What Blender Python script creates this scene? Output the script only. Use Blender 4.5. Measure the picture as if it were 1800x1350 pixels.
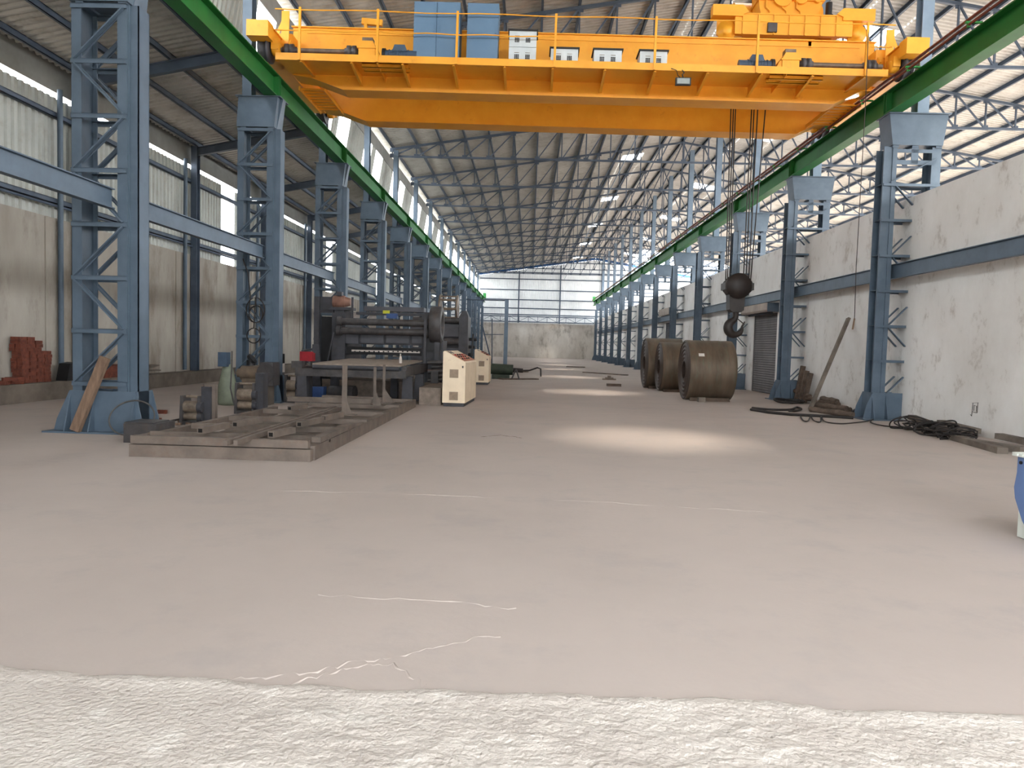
import bpy, bmesh, math, random
from mathutils import Vector, Matrix
random.seed(7)
R = random.Random(11)
scene = bpy.context.scene
for o in list(bpy.data.objects):
    bpy.data.objects.remove(o)
C = scene.collection

# ------------------------------------------------------------------ camera
F_PX, PITCH, YAW, ROLL, CAM_H = 1281.66, -0.0520, -0.0236, 0.0271, 1.5
fwd = Vector((math.sin(YAW) * math.cos(PITCH), math.cos(YAW) * math.cos(PITCH), math.sin(PITCH)))
rgt0 = Vector((math.cos(YAW), -math.sin(YAW), 0))
up0 = rgt0.cross(fwd)
rgt = math.cos(ROLL) * rgt0 + math.sin(ROLL) * up0
upv = -math.sin(ROLL) * rgt0 + math.cos(ROLL) * up0
cam = bpy.data.cameras.new('camera')
cam.sensor_fit = 'HORIZONTAL'
cam.sensor_width = 36.0
cam.lens = 36.0 * F_PX / 1800.0
cam.clip_end = 800
camo = bpy.data.objects.new('camera', cam)
C.objects.link(camo)
camo.matrix_world = Matrix(((rgt.x, upv.x, -fwd.x, 0), (rgt.y, upv.y, -fwd.y, 0),
                            (rgt.z, upv.z, -fwd.z, CAM_H), (0, 0, 0, 1)))
scene.camera = camo


def ray(px, py):
    return fwd + rgt * ((px - 900) / F_PX) - upv * ((py - 675) / F_PX)


def P(px, py, Y):            # point of the plane y = Y seen at a pixel of the photograph
    v = ray(px, py)
    return Vector((0, 0, CAM_H)) + v * (Y / v.y)


def G(px, py, z=0.0):        # point of the level z seen at a pixel
    v = ray(px, py)
    return Vector((0, 0, CAM_H)) + v * ((z - CAM_H) / v.z)


def X(px, py, x):            # point of the plane x = const
    v = ray(px, py)
    return Vector((0, 0, CAM_H)) + v * (x / v.x)


# ------------------------------------------------------------------ world, sun, exposure
world = bpy.data.worlds.new('sky')
scene.world = world
world.use_nodes = True
wn = world.node_tree.nodes
wl = world.node_tree.links
wn.clear()
w_out = wn.new('ShaderNodeOutputWorld')
w_bg = wn.new('ShaderNodeBackground')
w_bg.inputs['Color'].default_value = (0.93, 0.965, 1.0, 1)
w_bg.inputs['Strength'].default_value = 9.8
wl.new(w_bg.outputs['Background'], w_out.inputs['Surface'])

sun = bpy.data.lights.new('sun', 'SUN')
sun.energy = 15.0
sun.angle = math.radians(11)
sun.color = (1.0, 0.88, 0.74)
suno = bpy.data.objects.new('sun', sun)
C.objects.link(suno)
suno.location = (30, 10, 40)
suno.rotation_euler = Vector((-0.285, 0.34, -1.0)).to_track_quat('-Z', 'Y').to_euler()


def portal(name, loc, normal, sx, sy):
    l = bpy.data.lights.new(name, 'AREA')
    l.shape = 'RECTANGLE'
    l.size = sx
    l.size_y = sy
    l.cycles.is_portal = True
    o = bpy.data.objects.new(name, l)
    C.objects.link(o)
    o.location = loc
    o.rotation_euler = Vector(normal).to_track_quat('-Z', 'Z' if abs(normal[2]) < .5 else 'Y').to_euler()
    return o


portal('entrance_daylight', (2.8, -4.2, 2.4), (0, 1, 0), 9.0, 4.8)
portal('open_side_daylight', (22.9, 47, 5.3), (-1, 0, 0), 100, 10.4)
portal('clerestory_daylight', (-7.75, 47, 9.6), (1, 0, 0), 101, 1.9)

vs = scene.view_settings
vs.view_transform = 'Standard'
vs.look = 'None'
vs.gamma = 1.0
vs.use_curve_mapping = False
vs.exposure = 0.5
scene.cycles.max_bounces = 8
scene.cycles.diffuse_bounces = 5
scene.cycles.sample_clamp_indirect = 8


# ------------------------------------------------------------------ materials
def lin(c):
    return tuple(((v / 255) / 12.92 if v / 255 <= .04045 else ((v / 255 + .055) / 1.055) ** 2.4) for v in c)


def mat(name, c1, c2=None, scale=3.0, rough=0.6, metal=0.0, bump=0.0, bscale=None, lo=.35, hi=.65, stretch=(1, 1, 1),
        c3=None, s3=12.0, lo3=.55, hi3=.75, coord='world', spec=.4):
    m = bpy.data.materials.new(name)
    m.use_nodes = True
    nt = m.node_tree
    n, l = nt.nodes, nt.links
    bs = n['Principled BSDF']
    bs.inputs['Roughness'].default_value = rough
    bs.inputs['Metallic'].default_value = metal
    bs.inputs['Specular IOR Level'].default_value = spec
    a = lin(c1)
    b = lin(c2 or tuple(v * .86 for v in c1))
    if coord == 'world':
        g = n.new('ShaderNodeNewGeometry').outputs['Position']
    else:
        g = n.new('ShaderNodeTexCoord').outputs['Object']
    mp = n.new('ShaderNodeMapping')
    mp.inputs['Scale'].default_value = stretch
    l.new(g, mp.inputs['Vector'])
    nz = n.new('ShaderNodeTexNoise')
    nz.inputs['Scale'].default_value = scale
    nz.inputs['Detail'].default_value = 7
    nz.inputs['Roughness'].default_value = .62
    l.new(mp.outputs[0], nz.inputs['Vector'])
    rp = n.new('ShaderNodeValToRGB')
    rp.color_ramp.elements[0].position = lo
    rp.color_ramp.elements[1].position = hi
    rp.color_ramp.elements[0].color = (*a, 1)
    rp.color_ramp.elements[1].color = (*b, 1)
    l.new(nz.outputs['Fac'], rp.inputs['Fac'])
    col = rp.outputs['Color']
    if c3:
        n3 = n.new('ShaderNodeTexNoise')
        n3.inputs['Scale'].default_value = s3
        n3.inputs['Detail'].default_value = 8
        n3.inputs['Roughness'].default_value = .7
        l.new(mp.outputs[0], n3.inputs['Vector'])
        mr = n.new('ShaderNodeMapRange')
        mr.inputs['From Min'].default_value = lo3
        mr.inputs['From Max'].default_value = hi3
        l.new(n3.outputs['Fac'], mr.inputs['Value'])
        mx = n.new('ShaderNodeMix')
        mx.data_type = 'RGBA'
        l.new(mr.outputs['Result'], mx.inputs['Factor'])
        l.new(col, mx.inputs['A'])
        mx.inputs['B'].default_value = (*lin(c3), 1)
        col = mx.outputs['Result']
    l.new(col, bs.inputs['Base Color'])
    if bump:
        nb = n.new('ShaderNodeTexNoise')
        nb.inputs['Scale'].default_value = bscale or scale * 8
        nb.inputs['Detail'].default_value = 6
        l.new(mp.outputs[0], nb.inputs['Vector'])
        bp = n.new('ShaderNodeBump')
        bp.inputs['Strength'].default_value = bump
        bp.inputs['Distance'].default_value = .02
        l.new(nb.outputs['Fac'], bp.inputs['Height'])
        l.new(bp.outputs['Normal'], bs.inputs['Normal'])
    return m


M = {}
M['steel'] = mat('blue_grey_paint', (86, 101, 116), (75, 90, 104), 2.5, .5, c3=(104, 104, 102), s3=9, lo3=.64, hi3=.85)
M['steel_dark'] = mat('slate_truss_paint', (80, 92, 108), (66, 77, 92), 2.0, .55)
M['post'] = mat('pale_blue_post_paint', (122, 140, 158), (108, 126, 144), 2.0, .5)
M['green'] = mat('green_beam_paint', (30, 112, 46), (26, 94, 40), 1.4, .55, c3=(62, 86, 50), s3=5, lo3=.66, hi3=.9)
M['green_light'] = mat('green_bracket_paint', (64, 160, 78), (50, 140, 66), 2, .5)
M['orange'] = mat('orange_crane_paint', (240, 170, 50), (231, 157, 40), 1.6, .42, c3=(196, 124, 40), s3=4, lo3=.6, hi3=.85)
M['cabinet_blue'] = mat('blue_cabinet_paint', (98, 126, 152), (90, 118, 144), 1.5, .5)
M['box_white'] = mat('grey_white_box_paint', (205, 212, 214), (188, 196, 198), 2.5, .5)
M['black'] = mat('black_steel', (30, 29, 31), (22, 21, 22), 5, .5)
M['dark'] = mat('dark_machine_paint', (70, 70, 76), (52, 52, 56), 3, .5, c3=(70, 62, 56), s3=10)
M['dark2'] = mat('greasy_machine_iron', (78, 75, 75), (56, 53, 54), 5, .45, c3=(88, 76, 66), s3=8)
M['panel_grey'] = mat('grey_panel_paint', (86, 86, 92), (72, 72, 78), 2, .5)
M['motor_blue'] = mat('blue_motor_paint', (66, 84, 104), (54, 70, 88), 4, .45)
M['brownmotor'] = mat('brown_motor_paint', (150, 112, 96), (120, 88, 76), 4, .55)
M['shaft'] = mat('dull_shaft_steel', (128, 110, 92), (98, 86, 76), 6, .45, .3)
M['roller'] = mat('worn_roller_steel', (176, 160, 142), (130, 116, 104), 7, .35, .6)
M['galv'] = mat('galvanised_sheet', (176, 178, 172), (156, 158, 152), .8, .45, .35, c3=(150, 146, 136), s3=3, lo3=.5, hi3=.8)
M['roof'] = mat('galvanised_roof_sheet', (192, 191, 186), (174, 172, 167), .5, .5, .2, c3=(146, 140, 130), s3=2, lo3=.5, hi3=.8)
M['fascia'] = mat('grey_fascia_sheet', (150, 150, 146), (128, 128, 124), 1.2, .5, .2)
M['farsheet'] = mat('pale_gable_sheet', (206, 208, 206), (188, 190, 190), .5, .45, .2)
M['plaster'] = mat('stained_white_plaster', (232, 230, 227), (212, 208, 203), .55, .85, bump=.35, bscale=6, stretch=(1, 1, .75),
                   c3=(150, 138, 126), s3=2.2, lo3=.56, hi3=.8)
M['plaster_left'] = mat('grimy_plaster', (176, 170, 160), (148, 140, 130), .6, .88, bump=.4, bscale=6, stretch=(1, 1, .35),
                        c3=(116, 104, 92), s3=1.1, lo3=.5, hi3=.74)
M['plaster_far'] = mat('patchy_far_plaster', (216, 211, 203), (186, 178, 168), .45, .88, bump=.3, bscale=5, stretch=(1, 1, .5),
                       c3=(132, 122, 112), s3=1.0, lo3=.52, hi3=.74)
M['floor'] = mat('dusty_concrete', (180, 168, 160), (168, 157, 150), .3, .85, bump=.12, bscale=14, lo=.3, hi=.7,
                 c3=(160, 152, 148), s3=1.1, lo3=.52, hi3=.82)
M['rough'] = mat('broken_pale_concrete', (196, 188, 180), (180, 171, 163), 2.2, .9, bump=.7, bscale=42, c3=(218, 213, 206), s3=4, lo3=.55, hi3=.75)
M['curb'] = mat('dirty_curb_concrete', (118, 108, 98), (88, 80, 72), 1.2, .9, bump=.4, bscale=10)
M['rust'] = mat('rusty_square_tube', (118, 106, 97), (94, 85, 78), 3, .75, bump=.1, c3=(110, 90, 78), s3=7, lo3=.52, hi3=.8)
M['inside'] = mat('dark_tube_bore', (24, 20, 18), (18, 16, 14), 3, .9)
M['wood'] = mat('grey_brown_wood', (132, 108, 90), (104, 84, 70), 3, .8, stretch=(6, 6, 1), coord='object')
M['log'] = mat('dirty_timber', (108, 92, 80), (74, 62, 54), 4, .85, bump=.4, bscale=20)
M['plank'] = mat('weathered_plank', (122, 112, 102), (92, 84, 76), 3, .85)
M['brick'] = mat('old_red_brick', (122, 66, 50), (88, 48, 38), 9, .9, bump=.4)
M['coil'] = mat('mill_scale_coil', (112, 96, 80), (88, 76, 64), 1.0, .5, .35, c3=(98, 100, 84), s3=2.5, lo3=.52, hi3=.75, stretch=(4, 1, 1))
M['coil_face'] = mat('coil_edge_steel', (78, 64, 56), (52, 44, 40), 30, .6, .3, coord='object', stretch=(1, 3, 3))
M['paper'] = mat('white_paper_label', (226, 224, 220), (214, 212, 206), 6, .8)
M['hook'] = mat('greasy_hook_iron', (44, 35, 32), (32, 26, 24), 4, .5)
M['rope'] = mat('wire_rope', (48, 38, 34), (36, 30, 28), 6, .6)
M['copper'] = mat('rust_red_bar', (132, 66, 48), (106, 54, 42), 3, .55)
M['beige'] = mat('beige_console_paint', (243, 224, 196), (230, 210, 182), 2.2, .55, c3=(180, 156, 132), s3=6, lo3=.6, hi3=.8)
M['beige_vent'] = mat('dusty_vent', (164, 144, 124), (146, 128, 110), 12, .7)
M['redpanel'] = mat('faded_red_panel', (190, 128, 100), (168, 116, 92), 9, .6)
M['shutter'] = mat('grey_shutter', (112, 108, 108), (96, 92, 92), 1.2, .55, .2)
M['box_grey'] = mat('shutter_box', (164, 150, 138), (142, 130, 120), 2, .6)
M['cable'] = mat('dark_cable', (42, 36, 34), (32, 28, 27), 8, .65)
M['cable_grey'] = mat('grey_cable', (84, 82, 80), (66, 64, 62), 8, .65)
M['tank'] = mat('pale_green_tank', (128, 136, 118), (104, 110, 96), 3, .6)
M['red'] = mat('red_box_paint', (150, 24, 36), (130, 20, 30), 4, .5)
M['bluebin'] = mat('blue_plastic', (60, 88, 140), (48, 74, 122), 4, .5)
M['enamel'] = mat('blue_enamel', (104, 130, 178), (96, 122, 170), 2, .4)
M['white'] = mat('white_enamel', (222, 226, 218), (206, 210, 204), 3, .5)
M['yellow'] = mat('yellow_sticker', (204, 202, 60), (190, 188, 54), 6, .6)
M['scale'] = mat('pale_scale_strip', (208, 198, 190), (180, 170, 164), 10, .5)
M['stone'] = mat('dusty_stone', (146, 132, 120), (120, 108, 98), 6, .9)
M['bluesheet'] = mat('blue_edge_trim', (40, 92, 150), (32, 76, 128), 2, .5)
M['ground'] = mat('dusty_yard', (128, 120, 110), (112, 105, 96), .3, .95)
M['greenmachine'] = mat('dark_green_machine', (58, 68, 54), (44, 52, 42), 4, .6)
M['char'] = mat('charcoal_marking', (60, 58, 58), (48, 46, 46), 10, .9)
M['lampglass'] = mat('floodlight_glass', (160, 168, 166), (146, 154, 152), 4, .15)


def emit(name, col, s):
    m = bpy.data.materials.new(name)
    m.use_nodes = True
    n, l = m.node_tree.nodes, m.node_tree.links
    n.clear()
    o = n.new('ShaderNodeOutputMaterial')
    e = n.new('ShaderNodeEmission')
    e.inputs['Color'].default_value = (*col, 1)
    e.inputs['Strength'].default_value = s
    l.new(e.outputs[0], o.inputs['Surface'])
    return m


M['glow_white'] = emit('white_glow', (0.95, 0.98, 1.0), 6.0)


def translucent(name, col, clear):
    m = bpy.data.materials.new(name)
    m.use_nodes = True
    n, l = m.node_tree.nodes, m.node_tree.links
    n.clear()
    o = n.new('ShaderNodeOutputMaterial')
    a = n.new('ShaderNodeBsdfTransparent')
    a.inputs['Color'].default_value = (*col, 1)
    b = n.new('ShaderNodeBsdfTranslucent')
    b.inputs['Color'].default_value = (*col, 1)
    mx = n.new('ShaderNodeMixShader')
    mx.inputs[0].default_value = clear
    l.new(b.outputs[0], mx.inputs[1])
    l.new(a.outputs[0], mx.inputs[2])
    l.new(mx.outputs[0], o.inputs['Surface'])
    return m


M['clear'] = translucent('clear_fibre_sheet', (.95, .96, .97), .92)
M['fibre'] = translucent('milky_fibre_sheet', (.93, .94, .94), .6)


def backlit(m, amount, col):
    nt = m.node_tree
    out = [n for n in nt.nodes if n.type == 'OUTPUT_MATERIAL'][0]
    bs = nt.nodes['Principled BSDF']
    t = nt.nodes.new('ShaderNodeBsdfTranslucent')
    t.inputs['Color'].default_value = (*lin(col), 1)
    mx = nt.nodes.new('ShaderNodeMixShader')
    mx.inputs[0].default_value = amount
    nt.links.new(bs.outputs[0], mx.inputs[1])
    nt.links.new(t.outputs[0], mx.inputs[2])
    nt.links.new(mx.outputs[0], out.inputs['Surface'])


backlit(M['farsheet'], .04, (215, 220, 226))
M['farclear'] = mat('milky_gable_sheet', (206, 208, 206), (188, 190, 190), .5, .45, .2)
backlit(M['farclear'], .16, (225, 228, 232))


# ------------------------------------------------------------------ mesh builder
class MB:
    def __init__(s):
        s.v, s.f, s.sm, s.mi = [], [], [], []
        s.m = 0

    def add(s, vs_, fs, smooth=False):
        b = len(s.v)
        s.v += [Vector(v) for v in vs_]
        for f in fs:
            s.f.append(tuple(b + i for i in f))
            s.sm.append(smooth)
            s.mi.append(s.m)
        return s

    def box(s, x0, x1, y0, y1, z0, z1):
        vs_ = [(x, y, z) for x in (x0, x1) for y in (y0, y1) for z in (z0, z1)]
        return s.add(vs_, [(0, 1, 3, 2), (4, 6, 7, 5), (0, 4, 5, 1), (2, 3, 7, 6), (0, 2, 6, 4), (1, 5, 7, 3)])

    def frame(s, p, q, up):
        d = (Vector(q) - Vector(p)).normalized()
        u = Vector(up)
        if abs(d.dot(u)) > .98:
            u = Vector((1, 0, 0)) if abs(d.x) < .9 else Vector((0, 1, 0))
        a = d.cross(u).normalized()
        return d, a, a.cross(d).normalized()

    def bar(s, p, q, w, h, up=(0, 0, 1), off=(0, 0)):
        p, q = Vector(p), Vector(q)
        d, a, u = s.frame(p, q, up)
        vs_ = []
        for c in (p, q):
            for i, j in ((-1, -1), (1, -1), (1, 1), (-1, 1)):
                vs_.append(c + a * (i * w / 2 + off[0]) + u * (j * h / 2 + off[1]))
        return s.add(vs_, [(0, 1, 2, 3), (7, 6, 5, 4), (0, 4, 5, 1), (1, 5, 6, 2), (2, 6, 7, 3), (3, 7, 4, 0)])

    def ibeam(s, p, q, w, h, tf=.02, tw=.015, up=(0, 0, 1)):
        s.bar(p, q, w, tf, up, (0, h / 2 - tf / 2))
        s.bar(p, q, w, tf, up, (0, -h / 2 + tf / 2))
        return s.bar(p, q, tw, h - 2 * tf, up)

    def channel(s, p, q, w, h, t=.015, up=(0, 0, 1), side=1):
        s.bar(p, q, t, h, up, (side * (w / 2 - t / 2), 0))
        s.bar(p, q, w, t, up, (0, h / 2 - t / 2))
        return s.bar(p, q, w, t, up, (0, -h / 2 + t / 2))

    def tube(s, p, q, r, n=12, r2=None, cap=True):
        p, q = Vector(p), Vector(q)
        d, a, u = s.frame(p, q, (0, 0, 1))
        r2 = r if r2 is None else r2
        vs_ = [p + (a * math.cos(t) + u * math.sin(t)) * r for t in (2 * math.pi * i / n for i in range(n))]
        vs_ += [q + (a * math.cos(t) + u * math.sin(t)) * r2 for t in (2 * math.pi * i / n for i in range(n))]
        s.add(vs_, [(i, n + i, n + (i + 1) % n, (i + 1) % n) for i in range(n)], True)
        if cap:
            s.add(vs_[:n], [tuple(range(n))])
            s.add(vs_[n:], [tuple(reversed(range(n)))])
        return s

    def path(s, pts, r, n=8, closed=False):
        pts = [Vector(p) for p in pts]
        N = len(pts)
        rings = []
        prev = None
        for i, p in enumerate(pts):
            if closed:
                t = (pts[(i + 1) % N] - pts[i - 1]).normalized()
            else:
                t = (pts[min(i + 1, N - 1)] - pts[max(i - 1, 0)]).normalized()
            ref = prev if prev is not None else (Vector((0, 0, 1)) if abs(t.z) < .9 else Vector((1, 0, 0)))
            a = (ref - t * ref.dot(t)).normalized()
            b = t.cross(a)
            prev = a
            rr = r(i / (N - 1)) if callable(r) else r
            rings.append([p + (a * math.cos(w) + b * math.sin(w)) * rr for w in (2 * math.pi * k / n for k in range(n))])
        vs_ = [v for rg in rings for v in rg]
        fs = []
        for i in range(N if closed else N - 1):
            j = (i + 1) % N
            for k in range(n):
                fs.append((i * n + k, i * n + (k + 1) % n, j * n + (k + 1) % n, j * n + k))
        s.add(vs_, fs, True)
        if not closed:
            s.add(rings[0], [tuple(reversed(range(n)))])
            s.add(rings[-1], [tuple(range(n))])
        return s

    def prism(s, poly, e):
        e = Vector(e)
        n = len(poly)
        a = [Vector(p) for p in poly]
        b = [p + e for p in a]
        return s.add(a + b, [tuple(range(n)), tuple(reversed(range(n, 2 * n)))] +
                     [(i, n + i, n + (i + 1) % n, (i + 1) % n) for i in range(n)])

    def lathe(s, prof, c, axis, n=40, smooth=True):
        # prof: (radius, offset along axis) ; axis 'x','y','z'
        c = Vector(c)
        vs_ = []
        for r, h in prof:
            for i in range(n):
                t = 2 * math.pi * i / n
                a, b = r * math.cos(t), r * math.sin(t)
                vs_.append(c + Vector({'x': (h, a, b), 'y': (a, h, b), 'z': (a, b, h)}[axis]))
        fs = []
        for k in range(len(prof) - 1):
            for i in range(n):
                j = (i + 1) % n
                fs.append((k * n + i, k * n + j, (k + 1) * n + j, (k + 1) * n + i))
        return s.add(vs_, fs, smooth)

    def build(s, name, m, parent=None, local=False):
        me = bpy.data.meshes.new(name)
        off = Vector((0, 0, 0))
        if parent is not None and not local:
            q = parent
            while q is not None:
                off += q.location
                q = q.parent
        me.from_pydata([tuple(v - off) for v in s.v], [], s.f)
        ms = m if isinstance(m, (list, tuple)) else [m]
        for k in ms:
            me.materials.append(k)
        me.polygons.foreach_set('use_smooth', s.sm)
        me.polygons.foreach_set('material_index', s.mi)
        bm = bmesh.new()
        bm.from_mesh(me)
        bmesh.ops.recalc_face_normals(bm, faces=bm.faces)
        bm.to_mesh(me)
        bm.free()
        me.update()
        o = bpy.data.objects.new(name, me)
        C.objects.link(o)
        if parent is not None:
            o.parent = parent
        return o


def tag(o, label=None, cat=None, group=None, kind=None):
    if label:
        o['label'] = label
    if cat:
        o['category'] = cat
    if group:
        o['group'] = group
    if kind:
        o['kind'] = kind
    return o


def thing(name, label, cat, loc=(0, 0, 0), group=None):
    o = bpy.data.objects.new(name, None)
    C.objects.link(o)
    o.location = loc
    o.empty_display_size = .2
    return tag(o, label, cat, group)


def struct(name, mb, m):
    return tag(mb.build(name, m), kind='structure')


KIDS = {}


def copy_tree(o, parent=None, src_children=None):
    c = o.copy()
    C.objects.link(c)
    if parent is not None:
        c.parent = parent
    for ch in list(o.children):
        copy_tree(ch, c)
    return c


ORD = ['first', 'second', 'third', 'fourth', 'fifth', 'sixth', 'seventh', 'eighth', 'ninth', 'tenth', 'eleventh', 'twelfth',
       'thirteenth', 'fourteenth', 'fifteenth']


def yk(k):
    return 17.29 + 6.24 * (k - 1)


Y0, Y1 = -4.0, 98.5          # open front end and gable wall
XL, XC, XW, XR = -11.3, -7.05, 8.74, 22.6
RX, RZ = 8.4, 13.30          # ridge


def zroof(x):                # underside of the roof sheet
    return RZ + .28 - ((RX - x) * .152 if x < RX else (x - RX) * .166)


# ------------------------------------------------------------------ the setting
mb = MB()
mb.add([(XL - .3, 3.0, 0), (XR + .2, 3.0, 0), (XR + .2, Y1, 0), (XL - .3, Y1, 0)], [(0, 1, 2, 3)])
mb.add([(XL - .3, 3.0, -.3), (XR + .2, 3.0, -.3), (XR + .2, 3.0, 0), (XL - .3, 3.0, 0)], [(0, 1, 2, 3)])
struct('floor', mb, M['floor'])
mb = MB()
mb.add([(-120, -120, -.32), (140, -120, -.32), (140, 220, -.32), (-120, 220, -.32)], [(0, 1, 2, 3)])
struct('ground', mb, M['ground'])

mb = MB()
mb.box(XL - .3, -1.7, Y0 - .2, Y0, 0, 7.7)
mb.box(-7.2, -1.7, Y0 - .2, Y0, 7.7, 10.6)
mb.box(7.3, XR, Y0 - .2, Y0, 0, 10.5)
mb.box(-1.7, 7.3, Y0 - .2, Y0, 4.8, 10.6)
struct('wall_front_light_block', mb, M['galv'])  # unseen wall, added with a narrow opening to hold back entrance daylight

# broken concrete of the threshold in front of the slab
from mathutils import noise as mnoise
edge_px = [(-150, 1165), (0, 1172), (100, 1180), (190, 1187), (300, 1190), (410, 1196), (500, 1203), (620, 1211), (750, 1214), (900, 1218),
           (1030, 1221), (1130, 1226), (1230, 1227), (1330, 1231), (1400, 1240), (1500, 1247), (1650, 1253), (1800, 1258), (1950, 1266)]
edge = [G(a, b) for a, b in edge_px]


def edge_y(x):
    if x <= edge[0].x:
        return edge[0].y
    for a, b in zip(edge, edge[1:]):
        if a.x <= x <= b.x:
            return a.y + (b.y - a.y) * (x - a.x) / (b.x - a.x)
    return edge[-1].y


mb = MB()
NX, NY = 420, 120
vs_, fs = [], []
for i in range(NX + 1):
    x = -4.6 + 9.4 * i / NX
    ye = edge_y(x) + .035 * mnoise.noise((x * 4, 3.1, 0)) + .02 * mnoise.noise((x * 15, 1.1, 0))
    for j in range(NY + 1):
        t = j / NY
        y = ye - 1.6 * t
        amp = min(1, t * 7)
        smooth_patch = max(0, min(1, (-.95 - x - .25 * (y - 2.9) + .15 * mnoise.noise((x * 3, y * 3, 4))) * 2.2))
        k = (1 - .85 * smooth_patch)
        z = .004 + .62 * amp * k * (.008 * mnoise.noise((x * 9, y * 9, 0)) + .011 * mnoise.noise((x * 24, y * 24, 5)) + .006 * mnoise.noise((x * 55, y * 55, 9)))
        z += .011 * math.exp(-((t - .035) / .03) ** 2) * (0.6 + .5 * mnoise.noise((x * 7, 0, 2)))
        if j == 0:
            z = .0015
        vs_.append((x, y, z))
for i in range(NX):
    for j in range(NY):
        a = i * (NY + 1) + j
        fs.append((a, a + 1, a + NY + 2, a + NY + 1))
mb.add(vs_, fs, True)
struct('floor_threshold', mb, M['rough'])
mb = MB()
mb.box(XL - .3, -4.6, Y0 - 1, 3.0, -.3, -.01)
mb.box(4.8, XR + .2, Y0 - 1, 3.0, -.3, -.01)
mb.box(-4.6, 4.8, Y0 - 1, 3.0, -.3, -.03)
struct('floor_apron', mb, M['rough'])
# ragged cracks on the slab
for k, pts in enumerate([[(395, 1196), (470, 1190), (560, 1178), (630, 1163), (690, 1153), (760, 1140), (830, 1124), (890, 1116)],
                         [(515, 1200), (580, 1183), (640, 1166), (690, 1170), (735, 1195), (750, 1212)],
                         [(845, 768), (880, 765), (905, 768), (920, 771)],
                         [(470, 862), (640, 866), (800, 872), (960, 878), (1100, 885), (1260, 895), (1400, 904)],
                         [(560, 1045), (700, 1052), (840, 1063), (920, 1070)]]):
    mb = MB()
    dense = []
    for a, b in zip(pts, pts[1:]):
        for t in range(6):
            p = G(a[0] + (b[0] - a[0]) * t / 6, a[1] + (b[1] - a[1]) * t / 6)
            dense.append(p + Vector((.0, .03 * R.uniform(-1, 1), -.0065)))
    mb.path(dense, lambda t: .007 + .005 * R.random(), 6)
    struct('floor_crack', mb, M['curb'] if k == 2 else M['floor'])


def corr(mb, axis, a0, a1, rows, pitch=.22, depth=.05):
    """Trapezoid-ribbed sheet. axis: running direction of the profile ('y' or 'x'); rows: list of (point fn of profile offset)."""
    n = max(1, int(round((a1 - a0) / pitch)))
    pt = (a1 - a0) / n
    prof = []
    for i in range(n):
        b = a0 + i * pt
        prof += [(b, 0), (b + pt * .28, 0), (b + pt * .42, depth), (b + pt * .86, depth)]
    prof.append((a1, 0))
    m = len(prof)
    vs_ = []
    for fn in rows:
        for a, d in prof:
            vs_.append(fn(a, d))
    fs = []
    for r in range(len(rows) - 1):
        for i in range(m - 1):
            fs.append((r * m + i, r * m + i + 1, (r + 1) * m + i + 1, (r + 1) * m + i))
    return mb.add(vs_, fs)


# left wall: curb, plaster, ribbed sheet, bright gap, fascia
mb = MB()
mb.box(XL, -10.82, Y0, Y1, 0, .40)
struct('trim_1', mb, M['curb'])
tag(bpy.data.objects['trim_1'], 'dirty concrete curb running along the foot of the left wall')
mb = MB()
mb.box(XL - .25, XL, Y0, Y1, 0, 4.22)
for k in range(0, 14):                      # shallow plaster piers beside the wall columns
    mb.box(XL, XL + .03, yk(k) - .55, yk(k) - .02, .4, 4.2)
struct('wall_left', mb, M['plaster_left'])
FIB_L = [26.6, 40.3, 53.5, 66.6, 79.7]
mb = MB()
mbf = []
y = Y0
for f in FIB_L + [None]:
    e = f if f is not None else Y1
    if e > y:
        corr(mb, 'y', y, e, [lambda a, d: (XL - .14 + d, a, 4.1), lambda a, d: (XL - .14 + d, a, 7.07)])
    if f is not None:
        y = f + 1.25
struct('wall_left_sheet', mb, M['galv'])
for i, f in enumerate(FIB_L):
    mb = MB()
    corr(mb, 'y', max(f, Y0), f + 1.25, [lambda a, d: (XL - .14 + d, a, 4.1), lambda a, d: (XL - .14 + d, a, 7.07)])
    struct('window_%d' % (i + 1), mb, M['clear'])
mb = MB()
mb.box(XL - .16, XL - .13, Y0, Y1, 7.22, 7.95)
struct('wall_left_fascia', mb, M['fascia'])
for i, (z, w) in enumerate([(6.62, .12), (4.62, .12)]):
    mb = MB()
    mb.channel((XL - .02, Y0, z), (XL - .02, Y1, z), .1, w)
    tag(mb.build('wall_girt', M['steel_dark']), ['upper dark girt along the left sheet wall under the bright gap',
                                                 'lower dark girt along the left sheet wall just above the plaster'][i], 'girt')
mb = MB()
mb.tube((XL + .06, Y0, 4.50), (XL + .06, Y1, 4.50), .03, 8)
tag(mb.build('conduit_pipe', M['steel_dark']), 'thin dark conduit pipe running along the top of the left plaster wall', 'pipe')

# lean-to roof of the left aisle
def zl(x):
    return 7.86 + (x - XL) * .2


mb = MB()
corr(mb, 'y', Y0, Y1, [lambda a, d: (XL - .25, a, zl(XL - .25) + d), lambda a, d: (-7.6, a, zl(-7.6) + d)])
struct('ceiling_aisle', mb, M['roof'])
AP = [-11.1, -10.0, -8.9, -7.8]
for i, x in enumerate(AP):
    mb = MB()
    z = zl(x) - .08
    mb.channel((x, Y0, z), (x, Y1, z), .07, .15)
    tag(mb.build('aisle_purlin', M['steel_dark']), 'dark purlin under the low left aisle roof, %s up from the eave' % ORD[i], 'purlin')

# clerestory: lower rail, sheets with clear strips between, head panel
def xcl(z):
    return -7.62 + (z - 8.7) * .16


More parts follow.
